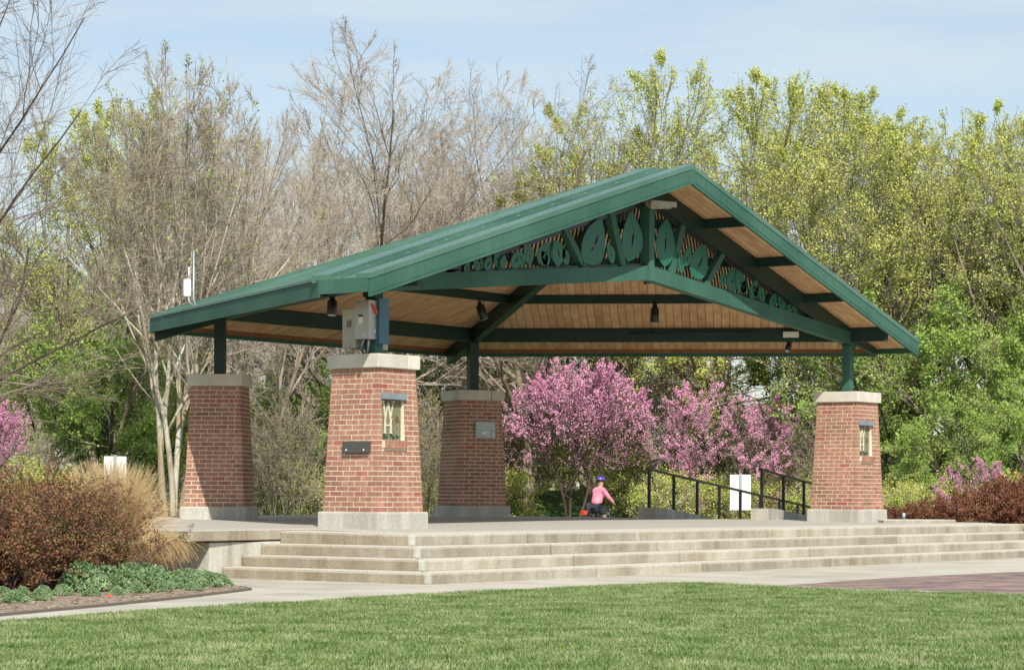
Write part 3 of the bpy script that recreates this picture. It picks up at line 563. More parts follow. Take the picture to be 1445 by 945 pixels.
for sg in (-1, 1):
    F_ = lambda s, t, dz=0.0: Vector((sg * s, t, rz_(s) + dz))
    def slope(t0, t1, top, th, name, mat, s0=0.0, s1=RE):
        m_ = MB(); m_.hexa(F_(s0, t0, top), F_(s1, t0, top), F_(s1, t1, top), F_(s0, t1, top), (0, 0, -th)); return m_.build(name, mat, pav)
    nb = 6; wdt = (OV - 0.04) / nb
    for j in range(nb): slope(-OV + 0.03 + j * wdt + 0.003, -OV + 0.03 + (j + 1) * wdt - 0.003, -SOF - 0.004, 0.02, 'soffit_board', M['wood'], 0.0, RE - 0.03)
    slope(-OV, 0.0, -0.045, 0.025, 'roof_deck', M['trimwood'])
    slope(-0.58, -0.34, 0.004, 0.03, 'roof_panel', M['roofgreen']); slope(-0.337, -0.10, 0.004, 0.03, 'roof_panel', M['roofgreen'])
    slope(-0.345, -0.33, 0.045, 0.045, 'standing_seam', M['roofgreen'])
    slope(-0.16, 0.14, 0.065, 0.1, 'valley_cap', M['roofgreen'], 0.0, RE + 0.02)
    slope(-OV - 0.055, -0.60, 0.055, 0.07, 'rake_cap', M['roofgreen'], 0.0, RE + 0.02)
    slope(-OV - 0.045, -OV, -0.016, 0.235, 'rake_fascia', M['green'], 0.0, RE + 0.01)
    slope(-OV - 0.051, -OV - 0.046, -0.19, 0.012, 'rake_fascia_groove', M['green'], 0.0, RE + 0.01)
    slope(-OV + 0.003, -OV + 0.03, -0.06, 0.12, 'rake_trim', M['framegreen'], 0.0, RE - 0.02)
    m_ = MB(); m_.hexa(F_(RE, -OV + 0.001, 0.0), F_(RE, 0.0, 0.0), F_(RE + 0.03, 0.0, 0.0), F_(RE + 0.03, -OV + 0.001, 0.0), (0, 0, -0.185)); m_.build('eave_fascia', M['green'], pav)
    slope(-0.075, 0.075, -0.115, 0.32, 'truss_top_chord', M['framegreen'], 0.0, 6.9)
    m_ = MB(); cz = lambda s: 3.81 - 0.097 * s
    m_.hexa((sg * 0.0, -0.085, cz(0)), (sg * 6.82, -0.085, cz(6.82)), (sg * 6.82, -0.085, cz(6.82) + 0.225), (0, -0.085, cz(0) + 0.225), (0, 0.15, 0)); m_.build('truss_bottom_chord', M['green'], pav)
    for sb, st in ((0.70, 1.05), (1.75, 2.30)):
        m_ = MB(); z0, z1 = cz(sb) + 0.2, rz_(st) - 0.42; w2 = 0.075
        m_.hexa((sg * (sb - w2), -0.06, z0), (sg * (sb + w2), -0.06, z0), (sg * (st + w2), -0.06, z1), (sg * (st - w2), -0.06, z1), (0, 0.11, 0)); m_.build('truss_web', M['green'], pav)
    for sp in (0.25, 0.5, 0.75, 1.0):            # outriggers under the overhang
        s = L * sp; dep = 0.14 if sp < 1 else 0.24
        m_ = MB(); m_.beam((sg * s, -0.076, rz_(s) - SOF - 0.03), (sg * s, -OV + 0.031, rz_(s) - SOF - 0.03), 0.10, dep); m_.build('outrigger', M['framegreen'], pav)
    m_ = MB(); m_.beam((sg * 6.83, 0.0, rz_(6.83) - 0.2), (sg * 7.75, 0, rz_(7.75) - 0.12), 0.1, 0.12); m_.build('rafter_tail', M['framegreen'], pav)
m_ = MB(); m_.box((-0.075, -0.115, 3.80), (0.075, 0.06, 5.0)); m_.build('king_post', M['green'], pav)
m_ = MB(); m_.hexa((-0.07, -OV - 0.052, ZR - 0.255), (0.07, -OV - 0.052, ZR - 0.255), (0.07, -OV - 0.052, ZR - 0.03), (-0.07, -OV - 0.052, ZR - 0.03), (0, 0.006, 0)); m_.build('ridge_plate', M['green'], pav)
sw = MB()
for sg in (-1, 1):
    for q in range(9):
        x_ = 0.5 + q * 0.85
        for (t_, dz_) in ((-0.70, 0.057), (-0.01, 0.067), (-0.338, 0.047)):
            zz = rz_(x_) + dz_; sw.box((sg * x_ - 0.014, t_ - 0.014, zz - 0.004), (sg * x_ + 0.014, t_ + 0.014, zz + 0.008))
tag(sw.build('roof_screws', M['galv'], pav), kind='stuff')
# leaning dark slats of the truss screen
sl = MB(); s = -5.0
while s < 5.02:
    sg = -1 if s < 0 else 1; a0 = abs(s); zb = 3.81 - 0.097 * a0 + 0.2; top = rz_(a0) - 0.4
    if top > zb + 0.02:
        lean = 0.33; hgt_ = (top - zb) / (1 - SL * lean) if True else 0
        a1 = max(0.0, a0 - lean * hgt_); z1 = zb + hgt_ if a1 > 0 else zb + (a0 / lean)
        w2 = 0.018; t_ = 0.075
        sl.hexa((sg * (a0 - w2), t_, zb), (sg * (a0 + w2), t_, zb), (sg * (a1 + w2), t_, z1), (sg * (a1 - w2), t_, z1), (0, 0.015, 0))
    s += 0.10
tag(sl.build('screen_slats', M['framegreen'], pav), kind='stuff')
for sg in (-1, 1):                               # dark frames inside the truss panels
    m_ = MB()
    m_.hexa((sg * 0.08, -0.03, rz_(0.08) - 0.43), (sg * 5.6, -0.03, rz_(5.6) - 0.43), (sg * 5.6, -0.03, rz_(5.6) - 0.50), (sg * 0.08, -0.03, rz_(0.08) - 0.50), (0, 0.03, 0))
    m_.hexa((sg * 0.08, -0.03, 4.02), (sg * 5.2, -0.03, 4.02 - 0.097 * 5.12), (sg * 5.2, -0.03, 4.065 - 0.097 * 5.12), (sg * 0.08, -0.03, 4.065), (0, 0.03, 0))
    m_.build('panel_frame', M['black'], pav)
LV = [(-.60, 4.05, -.50, 4.84, .50, .10), (-1.84, 3.95, -1.34, 4.64, .50, .08), (-2.50, 3.83, -2.62, 4.20, .30, .05), (-3.02, 3.86, -2.70, 4.16, .28, .05), (-3.2, 3.80, -3.38, 4.07, .22, .04), (-3.7, 3.72, -3.52, 3.98, .19, .03), (-3.94, 3.68, -4.09, 3.88, .17, .02), (-4.35, 3.65, -4.18, 3.83, .15, .02), (-4.48, 3.62, -4.62, 3.74, .11, .01), (-4.82, 3.58, -4.68, 3.70, .10, .01),
      (.45, 4.05, .52, 4.82, .48, .0), (1.25, 3.98, 1.70, 4.50, .42, .06), (2.45, 3.84, 2.66, 4.19, .32, .04), (3.02, 3.83, 2.70, 4.18, .27, -.04), (3.12, 3.76, 3.36, 4.06, .22, .03), (3.64, 3.72, 3.48, 3.96, .18, -.02), (3.80, 3.67, 4.03, 3.88, .16, .02), (4.29, 3.65, 4.06, 3.84, .14, -.02), (4.42, 3.61, 4.55, 3.74, .10, .01), (4.76, 3.58, 4.58, 3.71, .10, -.01), (-2.28, 3.86, -2.40, 4.10, .16, .02), (-2.80, 3.82, -2.92, 4.02, .14, .02), (-3.38, 3.76, -3.56, 3.96, .15, .02), (-3.98, 3.70, -3.86, 3.88, .13, .02), (-4.30, 3.65, -4.44, 3.76, .11, .01), (-1.02, 3.98, -1.20, 4.28, .17, .03), (0.95, 3.98, 0.86, 4.30, .15, .02), (2.2, 3.88, 2.34, 4.10, .16, .02), (2.86, 3.82, 2.98, 4.02, .15, .02), (3.38, 3.77, 3.22, 3.94, .14, .02), (3.92, 3.70, 4.12, 3.86, .12, .01), (4.36, 3.64, 4.24, 3.76, .10, .01), (1.0, 4.12, 1.22, 4.44, .2, .03), (-1.55, 3.96, -1.30, 4.22, .18, .03)]
for li, (x0, z0, x1, z1, wd, cv) in enumerate(LV):
    wd *= 1.18; n = 14; d = Vector((x1 - x0, 0, z1 - z0)); pn = Vector((d.z, 0, -d.x)).normalized(); m_ = MB(); yy = -0.055 - 0.012 * (li % 3)
    def pt(u, w_): return Vector((x0, yy, z0)) + d * u + pn * (w_ + cv * math.sin(math.pi * u))
    for side in (-1, 1):
        vs = []
        for j in range(n + 1):
            u = j / n; W_ = wd / 2 * (math.sin(math.pi * u ** 0.85) ** 0.8) if 0 < u < 1 else 0.002; s_ = 0.022 * (wd / 0.45) ** 0.6 * math.sin(math.pi * min(1, max(0, (u - 0.28) / 0.44))) if side else 0
            vs += [pt(u, side * min(s_, W_ * 0.5)), pt(u, side * W_)]
        m = len(vs); V2 = vs + [v + Vector((0, 0.012, 0)) for v in vs]; fs = []
        for j in range(n):
            a_, b_2, c_, d_ = 2 * j, 2 * j + 1, 2 * j + 3, 2 * j + 2
            q = (a_, b_2, c_, d_) if side == 1 else (d_, c_, b_2, a_)
            fs += [q, tuple(m + t for t in q[::-1]), (b_2, m + b_2, m + c_, c_) if side == -1 else (c_, m + c_, m + b_2, b_2), (a_, d_, m + d_, m + a_) if side == -1 else (m + a_, m + d_, d_, a_)]
        m_.add(V2, fs)
    st = pt(0, 0); m_.tube([st, st + Vector((0.02 + cv * 0.2, 0, -0.04 - wd * 0.12))], 0.008, 6)
    m_.build('metal_leaf', M['leafgreen'], pav)
# posts on the piers (part of the roof frame)
for (x, y, w, zt, rz) in ((-L, 0, 0.085, 3.2, -1), (L, 0, 0.075, 3.2, -1), (-L / 2, HH, 0.085, 3.2, 31.5), (L / 2, HH, 0.085, 3.2, -30.2)):
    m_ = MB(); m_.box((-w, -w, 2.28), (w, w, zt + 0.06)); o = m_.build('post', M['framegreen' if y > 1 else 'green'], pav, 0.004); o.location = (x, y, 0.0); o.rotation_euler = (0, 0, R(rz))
    m_ = MB(); m_.box((-w - 0.05, -w - 0.05, 2.295), (w + 0.05, w + 0.05, 2.33)); o2 = m_.build('base_plate', M['framegreen'], o)
# ------------------------------------------------------------------ fittings
def floodlight(loc, tilt, az, label, Ls=0.24, rr=0.062, stem=0.12, box=False):
    t = tag(empty('floodlight', loc, az), label, 'floodlight', 'black floodlights under the pavilion roof')
    b = MB(); b.tube([(0, 0, 0), (0, 0, -stem)], 0.012, 6); b.box((-0.03, -0.03, -stem - 0.02), (0.03, 0.03, -stem + 0.03)); b.build('bracket', M['black'], t)
    d = Vector((math.sin(tilt), 0, -math.cos(tilt))); p0 = Vector((0, 0, -stem - 0.01)) + d.cross(Vector((0, 1, 0))) * 0.0
    b = MB(); b.tube([p0, p0 + d * 0.03, p0 + d * 0.035, p0 + d * (0.035 + Ls)], [rr * 0.55, rr * 0.7, rr, rr * 1.05], 16); b.build('housing', M['black'], t)
    q = p0 + d * (0.036 + Ls); b = MB(); b.tube([q, q + d * 0.004], rr * 0.85, 16); b.build('lens', M['lens'], t)
    b = MB(); b.tube([(0.01, 0.02, -0.01), (0.07, 0.03, -0.05), (0.08, 0.03, -0.11), (0.03, 0.02, -stem - 0.03)], 0.005, 5); b.build('cable', M['black'], t)
    return t
floodlight((-5.94, 1.40, 3.24), -0.15, R(30), 'black floodlight under the left eave, left of the electrical boxes', 0.2, 0.07, 0.05)
floodlight((1.47, 4.30, 3.82), 0.3, R(-54), 'black tilted floodlight hanging near the hip rafter above the back pier', 0.25, 0.075, 0.09)
floodlight((3.72, 2.17, 3.84), 0.0, 0, 'black upright floodlight hanging from a purlin right of the truss centre', 0.25, 0.072, 0.09)
floodlight((1.42, 0.84, 4.72), 0.05, R(-54), 'black floodlight half hidden behind the middle of the truss bottom chord', 0.2, 0.09, 0.58)
floodlight((1.98, 0.87, 4.70), 0.6, R(-54), 'small black floodlight tilted up just right of the truss centre, behind the chord', 0.16, 0.08, 0.62)
floodlight((6.22, 0.9, 3.23), -0.5, R(0), 'small black floodlight below a white junction box near the right end of the truss', 0.12, 0.05, 0.04)
b = MB(); b.box((-0.14, -0.05, -0.05), (0.14, 0.05, 0.05)); o = b.build('junction_box', M['white'], None, 0.004); o.location = (6.10, 0.80, 3.33); o.rotation_euler = (0, 0, R(-60))
tag(o, 'white junction box on the beam near the right end of the truss', 'junction box')
# conduits on the ring beam
for (a, c, zz, lb) in (((-6.2, 0.75), (-4.2, 4.2), 3.37, 'thin conduit along the left ring beam under the roof'), ((4.75, 3.35), (5.9, 1.35), 3.36, 'thin conduit along the right ring beam under the roof')):
    n_ = Vector((a[1] - c[1], c[0] - a[0], 0)).normalized() * 0.09
    if n_.dot(Vector((-a[0], -a[1], 0))) < 0: n_ = -n_
    b = MB(); p0, p1 = Vector((*a, zz)) + n_, Vector((*c, zz)) + n_
    b.tube([p0, p1], 0.018, 8)
    for u in (0.15, 0.5, 0.85): b.tube([p0.lerp(p1, u - 0.008), p0.lerp(p1, u + 0.008)], 0.03, 8)
    tag(b.build('conduit', M['framegreen']), lb, 'conduit')
# security camera at the ridge
sc_ = tag(empty('security_camera', (0.0, -0.17, 4.94), 0), 'beige security camera housing fixed at the peak of the front truss', 'security camera')
b = MB(); b.box((-0.05, -0.09, -0.03), (0.05, 0.10, 0.01)); b.tube([(0, 0, -0.02), (0, -0.02, 0.07)], 0.028, 8); b.tube([(-0.16, 0.02, -0.01), (0.10, -0.08, -0.01)], 0.022, 8); b.build('bracket', M['beige'], sc_)
dv = Vector((0.93, -0.36, 0)).normalized(); sd = Vector((-dv.y, dv.x, 0)); c0 = Vector((-0.16, 0.04, 0.10))
b = MB(); 
b.hexa(c0 - sd * 0.085, c0 + dv * 0.58 - sd * 0.085, c0 + dv * 0.58 + sd * 0.085, c0 + sd * 0.085, (0, 0, 0.012))
b.hexa(c0 - sd * 0.085 + UP * 0.011, c0 + dv * 0.58 - sd * 0.085 + UP * 0.011, c0 + dv * 0.58 - sd * 0.078 + UP * 0.011, c0 - sd * 0.078 + UP * 0.011, (0, 0, -0.10))
b.hexa(c0 + sd * 0.085 + UP * 0.011, c0 + dv * 0.58 + sd * 0.085 + UP * 0.011, c0 + dv * 0.58 + sd * 0.078 + UP * 0.011, c0 + sd * 0.078 + UP * 0.011, (0, 0, -0.10))
b.build('sun_shield', M['beige'], sc_)
b = MB(); q = c0 + dv * 0.02 - UP * 0.012; b.hexa(q - sd * 0.06, q + dv * 0.46 - sd * 0.06, q + dv * 0.46 + sd * 0.06, q + sd * 0.06, (0, 0, -0.10)); b.build('housing', M['beige'], sc_, 0.01)
q = c0 + dv * 0.485 - UP * 0.06; b = MB(); b.tube([q, q + dv * 0.01], 0.038, 12); b.build('lens', M['black'], sc_)
sc_.scale = (0.85,) * 3
# electrical boxes on the front left post
def pbox(name, lo, hi, mat, label, cat, bev=0.006):
    b = MB(); b.box(lo, hi); o = b.build(name, mat, None, bev); o.location = (-L, 0, 0); o.rotation_euler = (0, 0, R(-1.0)); tag(o, label, cat); return o
bx1 = pbox('disconnect_box', (-0.255, -0.12, 2.51), (-0.09, 0.13, 3.02), M['steel'], 'grey steel electrical switch box with a red handle on the front left post', 'electrical box')
q = MB(); q.hexa((-0.17, -0.15, 2.93), (-0.135, -0.15, 2.92), (-0.10, -0.15, 2.86), (-0.135, -0.15, 2.85), (0, 0.03, 0)); q.hexa((-0.21, -0.145, 2.985), (-0.175, -0.145, 2.96), (-0.14, -0.145, 2.91), (-0.175, -0.145, 2.93), (0, 0.02, 0)); q.build('handle', M['red'], bx1)
q = MB(); q.box((-0.2575, -0.02, 2.715), (-0.255, 0.06, 2.80)); q.build('notice_label', M['white'], bx1)
q = MB(); q.box((-0.2585, -0.02, 2.81), (-0.255, 0.06, 2.84)); q.build('warning_label', M['plaque'], bx1)
q = MB(); q.box((-0.14, -0.1225, 2.59), (-0.12, -0.12, 2.64)); q.box((-0.2575, -0.07, 2.555), (-0.255, -0.02, 2.57)); q.build('maker_label', M['white'], bx1)
q = MB(); q.box((-0.258, -0.121, 3.0195), (-0.08, 0.132, 3.027)); q.build('box_lid', M['steel'], bx1)
bx2 = pbox('cover_panel', (-0.088, -0.165, 2.455), (0.115, -0.09, 3.06), M['bluegrey'], 'tall blue-grey cover panel on the right side of the front left post', 'panel')
bx3 = pbox('control_cabinet', (-0.22, 0.135, 2.40), (0.46, 0.37, 2.92), M['beige'], 'beige control cabinet behind the front left post', 'cabinet')
q = MB()
for i in range(7): q.box((-0.2235, 0.21, 2.68 + i * 0.014), (-0.22, 0.29, 2.688 + i * 0.014))
q.build('vent', M['plaque'], bx3)
for (pp, lb) in (([(-0.19, 0.02, 2.52), (-0.19, 0.05, 2.44), (-0.12, 0.12, 2.38), (-0.02, 0.14, 2.305)], 'thin grey cable looping from the switch box to the pier cap'), ([(-0.17, -0.05, 2.52), (-0.16, -0.03, 2.42), (-0.13, 0.0, 2.36), (-0.12, 0.03, 2.305)], 'second grey cable under the switch box'), ([(-0.13, -0.08, 3.02), (-0.13, -0.08, 3.32)], 'black conduit rising from the switch box to the roof')):
    b = MB(); b.tube(pp, 0.016, 8); o = b.build('cable', M['black'] if 'black' in lb else M['galv']); o.location = (-L, 0, 0); tag(o, lb, 'cable')
# antenna at the left eave
an = tag(empty('antenna', (-4.93, 5.02, 0)), 'white antenna box and thin whip on a pole clamped to the left eave', 'antenna')
ex = Vector((RGT.x, RGT.y, 0))
b = MB(); b.tube([ex * 0.13 + UP * 3.14 - FWD * 0.12, ex * 0.05 + UP * 3.38 - FWD * 0.12, ex * 0.05 + UP * 4.12 - FWD * 0.12], 0.014, 8); b.build('pole', M['galv'], an)
b = MB(); b.box((-0.11, -0.03, 3.42), (0.0, 0.05, 3.69)); o = b.build('antenna_box', M['white'], an, 0.02, 3); o.rotation_euler = (0, 0, R(-30)); o.location = -FWD * 0.08
b = MB(); b.tube([(-0.04, 0, 3.69), (-0.04, 0, 3.87)], 0.013, 8); o = b.build('whip', M['white'], an); o.location = -FWD * 0.08
b = MB(); b.tube([ex * -0.03 + UP * 3.42 - FWD * 0.1, ex * -0.02 + UP * 3.34 - FWD * 0.1, ex * 0.05 + UP * 3.28 - FWD * 0.12], 0.01, 6); b.tube([ex * 0.12 + UP * 3.16 - FWD * 0.14, ex * 0.12 + UP * 3.16 - FWD * 0.08], 0.03, 8); b.build('clamp', M['galv'], an)
# drink can
b = MB(); b.lathe([(0.026, 0), (0.033, 0.006), (0.033, 0.105), (0.026, 0.118), (0.024, 0.12)], 14); o = b.build('drink_can', M['galv']); o.location = (7.55, -0.72, 0.036); tag(o, 'small silver drink can standing on the low kerb right of the pavilion', 'can')
b = MB(); b.tube([(0, 0, 0.018), (0, 0, 0.052)], 0.0338, 14, False); b.build('can_label', M['bluegrey'], o)
# ------------------------------------------------------------------ ramp, kerbs, railings, signs
def kerb(p0, d, label):
    n_ = Vector((-d.y, d.x, 0)) * 0.17; b = MB(); prof = [(0, 0.20), (0.45, 0.20), (3.0, 0.02), (3.6, -0.16)]
    for (u0, h0), (u1, h1) in zip(prof[:-1], prof[1:]):
        a_, c_ = p0 + d * u0, p0 + d * u1
        b.add([a_ - n_ + UP * h0, c_ - n_ + UP * h1, c_ + n_ + UP * h1, a_ + n_ + UP * h0, a_ - n_ - UP * 0.6, c_ - n_ - UP * 0.6, c_ + n_ - UP * 0.6, a_ + n_ - UP * 0.6],
              [(0, 1, 2, 3), (4, 5, 1, 0), (6, 7, 3, 2)] + ([(7, 4, 0, 3)] if u0 == 0 else []))
    o = b.build('ramp_kerb', M['base']); tag(o, label, 'kerb', kind='structure')
def railing(p0, d, n, sp, drop, label):
    t = tag(empty('railing', p0), label, 'railing', 'black metal handrails along the ramp')
    top = [d * (-0.15) + UP * 0.92, Vector((0, 0, 0.915))] + [d * sp * i + UP * (0.90 - drop * sp * i) for i in range(1, n)] + [d * sp * (n - 0.7) + UP * (0.90 - drop * sp * (n - 0.7))]
    b = MB(); b.tube(top, 0.026, 8); b.build('handrail', M['black'], t)
    for i in range(n):
        b = MB(); q = d * sp * i; b.box((q.x - 0.022, q.y - 0.022, -0.75 if i else 0.1), (q.x + 0.022, q.y + 0.022, 0.885 - drop * sp * i)); b.build('post', M['black'], t)
RD = (at(3.95, 53) - at(2.72, 44.6)).normalized(); RD = Vector((RD.x, RD.y, 0)).normalized()
def pxat(px, Zd, z): return at((px - 722.5) / 3433.9 * Zd, Zd, z)
A1, B1 = pxat(916, 44.6, 0.02), pxat(1128, 53.5, 0.02); D1 = (B1 - A1); D1.z = 0; D1.normalize()
kerb(A1 - D1 * 0.12, D1, 'concrete ramp kerb under the left handrail behind the stage'); railing(A1, D1, 9, (B1 - A1).length / 7.1, 0.068, 'long black railing descending behind the stage, left of the white sign')
A2 = pxat(1075, 44.6, 0.02)
kerb(A2 - D1 * 0.12, D1, 'concrete ramp kerb beside the right front pier'); railing(A2, D1, 8, (B1 - A1).length / 7.1, 0.068, 'black railing ending behind the right front pier')
b = MB(); nn = Vector((-D1.y, D1.x, 0)); q0, q1 = A1, A2
b.hexa(A1, A2, A2 + D1 * 10 - UP * 0.72, A1 + D1 * 10 - UP * 0.72, (0, 0, -0.1)); tag(b.build('ramp', M['walk']), kind='structure')
def sign_back(p, w, h, z0, label, az):
    t = tag(empty('sign_post', p, az), label, 'sign')
    b = MB(); b.box((-w / 2, 0.03, z0), (w / 2, 0.038, z0 + h)); b.build('sign_panel', M['white'], t)
    b = MB(); b.box((-0.03, -0.01, -0.9), (0.03, 0.028, z0 + h + 0.03)); b.build('pole', M['galv'], t)
yaw = AL - math.pi / 2
sign_back(pxat(1045, 55, 0), 0.47, 0.80, 0.12, 'back of a white sign on a steel pole behind the railing', yaw)
sign_back(pxat(162, 50, 0), 0.46, 0.86, 0.33, 'back of a white sign on a pole behind the tan grass at the left', yaw)
# ------------------------------------------------------------------ building far left
bd = tag(empty('building', at(-19.5, 112, -0.6), yaw), 'pale building with a flat roof glimpsed through the trees at the far left', 'building')
b = MB(); b.box((-6, 0, 0), (5.2, 9, 5.5)); b.build('wall', M['stone'], bd); b = MB(); b.box((-6.15, -0.15, 5.5), (5.35, 9.15, 5.75)); b.build('roof', M['cap'], bd)
for (x0, z0) in ((-4.2, 2.6), (-1.0, 2.9), (1.0, 2.9), (3.4, 2.9), (-4.2, 0.4), (1.0, 0.4)):
    b = MB(); b.box((x0, -0.02, z0), (x0 + 1.3, 0.01, z0 + 1.5)); wn = b.build('window', M['glass'], bd); b = MB(); b.box((x0 + 0.6, -0.06, z0), (x0 + 0.68, -0.02, z0 + 1.5)); b.box((x0 - 0.08, -0.06, z0 - 0.1), (x0 + 1.38, -0.02, z0)); b.build('frame', M['white'], wn)
# ------------------------------------------------------------------ rider
def skin_mesh(verts, edges, rad, sub=2):
    me = bpy.data.meshes.new('s'); me.from_pydata(verts, edges, []); o = bpy.data.objects.new('s', me); COL.objects.link(o)
    md = o.modifiers.new('k', 'SKIN'); 
    for i, r0 in enumerate(rad): me.skin_vertices[0].data[i].radius = (r0, r0) if not hasattr(r0, '__len__') else r0
    me.skin_vertices[0].data[0].use_root = True
    s = o.modifiers.new('u', 'SUBSURF'); s.levels = sub; s.render_levels = sub
    dg = bpy.context.evaluated_depsgraph_get(); dg.update(); r = bpy.data.meshes.new_from_object(o.evaluated_get(dg)); bpy.data.objects.remove(o)
    for p in r.polygons: p.use_smooth = True
    return r
RP = pxat(846, 57.5, -0.72); RAZ = yaw - R(48)       # riding away to the right
bike = tag(empty('bicycle', RP, RAZ), 'bicycle with a red rear reflector ridden behind the stage', 'bicycle')
def tq(name, pts, r, mat, par, n=8): b = MB(); b.tube(pts, r, n); return b.build(name, mat, par)
for yy, nm in ((-0.5, 'wheel'), (0.52, 'wheel')):
    b = MB(); ring = [(0, yy + 0.33 * math.cos(a), 0.35 + 0.33 * math.sin(a)) for a in np.linspace(0, 2 * math.pi, 29)]; b.tube(ring, 0.02, 6, False); w_ = b.build('wheel', M['black'], bike)
    b = MB()
    for a in np.linspace(0, math.pi, 9)[:-1]: b.tube([(0, yy - 0.31 * math.cos(a), 0.35 - 0.31 * math.sin(a)), (0, yy + 0.31 * math.cos(a), 0.35 + 0.31 * math.sin(a))], 0.003, 3)
    b.build('spokes', M['galv'], w_)
b = MB()
for a_, c_ in (((0, -0.5, .35), (0, -0.05, .30)), ((0, -0.05, .30), (0, -0.16, .80)), ((0, -0.16, .78), (0, 0.36, .84)), ((0, -0.05, .30), (0, 0.38, .76)), ((0, -0.5, .35), (0, -0.16, .76)), ((0, .52, .35), (0, .36, .88))): b.tube([a_, c_], 0.018, 8)
b.build('frame', M['bluegrey'], bike); b = MB(); b.tube([(-0.28, 0.30, 0.98), (-0.1, 0.40, 0.98), (0.1, 0.40, 0.98), (0.28, 0.30, 0.98)], 0.014, 6); b.tube([(0, .36, .86), (0, .40, .98)], 0.016, 6); b.build('handlebar', M['black'], bike)
b = MB(); b.hexa((-0.09, -0.30, 0.84), (0.09, -0.30, 0.84), (0.03, -0.02, 0.85), (-0.03, -0.02, 0.85), (0, 0, 0.05)); b.build('saddle', M['black'], bike, 0.01)
b = MB(); b.box((-0.19, -0.62, 0.66), (0.0, -0.5, 0.80)); b.build('rear_reflector', M['red'], bike, 0.015)
per = tag(empty('person', RP, RAZ), 'person in pink jacket, dark shorts and violet helmet riding a bicycle behind the stage', 'person')
vs = [(0, -.17, .93), (0, -.10, 1.10), (0, -0.05, 1.28), (0, 0.0, 1.43), (0, 0.03, 1.51), (0, 0.06, 1.61), (0, 0.07, 1.70),
      (-.17, 0.0, 1.41), (-.27, 0.12, 1.20), (-.28, 0.33, 1.02), (.17, 0.0, 1.41), (.27, 0.12, 1.20), (.28, 0.33, 1.02),
      (-.10, -.12, .88), (-.11, 0.22, .72), (-.11, 0.04, .36), (-.11, 0.10, .29), (.10, -.12, .88), (.11, 0.12, .58), (.11, -0.12, .20), (.11, -0.05, .14)]
es = [(0, 1), (1, 2), (2, 3), (3, 4), (4, 5), (5, 6), (3, 7), (7, 8), (8, 9), (3, 10), (10, 11), (11, 12), (0, 13), (13, 14), (14, 15), (15, 16), (0, 17), (17, 18), (18, 19), (19, 20)]
rd = [(.17, .12), (.15, .11), (.17, .12), (.15, .10), .055, .085, .085, .065, .048, .035, .065, .048, .035, .10, .075, .045, .04, .10, .075, .045, .04]
mesh_obj('body', skin_mesh(vs, es, rd), M['skin'], per)
jv = vs[:4] + [vs[4]] + vs[7:9] + [(-.28, .315, 1.04)] + vs[10:12] + [(.28, .315, 1.04)]
mesh_obj('jacket', skin_mesh(jv, [(0, 1), (1, 2), (2, 3), (3, 4), (3, 5), (5, 6), (6, 7), (3, 8), (8, 9), (9, 10)], [(.20, .16), (.20, .15), (.21, .15), (.18, .13), .07, .095, .07, .05, .095, .07, .05]), M['pink'], per)
mesh_obj('shorts', skin_mesh([(0, -.18, .93), (-.11, -.12, .89), (-.12, .14, .77), (.11, -.12, .89), (.12, .08, .68)], [(0, 1), (1, 2), (0, 3), (3, 4)], [(.21, .17), .13, .105, .13, .105]), M['navy'], per)
for s in (-1, 1):                                # hands: palm and five fingers round the grips
    hv = [(s * .28, .335, 1.02), (s * .28, .35, 1.0)]; b = MB(); b.tube([(s * .28, .31, 1.03), (s * .28, .35, 1.015)], [0.028, 0.034], 8)
    for f in range(4): x = s * (.255 + .017 * f); b.tube([(x, .345, 1.01), (x, .385 - .004 * f, .995), (x, .37, .97)], [.0095, .009, .008], 6)
    b.tube([(s * .255, .33, 1.0), (s * .245, .345, .975), (s * .25, .36, .965)], [.011, .01, .008], 6); b.build('hand', M['skin'], per)
    b = MB(); yy, zz = ((.10, .27) if s < 0 else (-.05, .12)); b.hexa((s * .11 - .045, yy - .10, zz), (s * .11 + .045, yy - .10, zz), (s * .11 + .045, yy + .15, zz), (s * .11 - .045, yy + .15, zz), (0, 0, 0.09)); b.build('shoe', M['white'], per, 0.03, 2)
b = MB(); pr_ = [(0.135 * math.sin(a), 0.12 * math.cos(a)) for a in np.linspace(math.pi * 0.52, 0.02, 9)]; b.lathe([(r, z) for r, z in pr_], 18); o = b.build('helmet', M['helmet'], per); o.location = (0, 0.06, 1.72); o.scale = (0.95, 1.2, 1.0); o.rotation_euler = (R(-8), 0, 0)
per.scale = bike.scale = (0.78,) * 3; per.location.z += 0.17; bike.location.z += 0.17
# ------------------------------------------------------------------ vegetation
UPV = np.array([0, 0, 1.0])
def unit(a): return a / (np.linalg.norm(a, axis=-1, keepdims=True) + 1e-9)
def grow(p0, d0, ln, r0, K, rng, wob=0.15, trop=0.1, taper=0.35):
    n = len(p0); P = np.zeros((n, K, 3)); P[:, 0] = p0; d = unit(d0); st = (ln / (K - 1))[:, None]
    for j in range(1, K):
        d = unit(d + rng.normal(size=(n, 3)) * wob + UPV * trop); P[:, j] = P[:, j - 1] + d * st
    u = np.linspace(0, 1, K)[None]; Rr = r0[:, None] * (1 - u * (1 - taper)); return P, Rr
def env_dist(p, d, env):                          # how far a branch may run before it leaves the crown's outline
    if env is None: return np.full(len(p), 1e9)
    c, r = env; q = (p - c) / r; e = d / r; A = (e * e).sum(1); B = (q * e).sum(1); Cc = (q * q).sum(1) - 1
    D = np.maximum(B * B - A * Cc, 0); return np.where(Cc < 0, (-B + np.sqrt(D)) / A, 0.25)
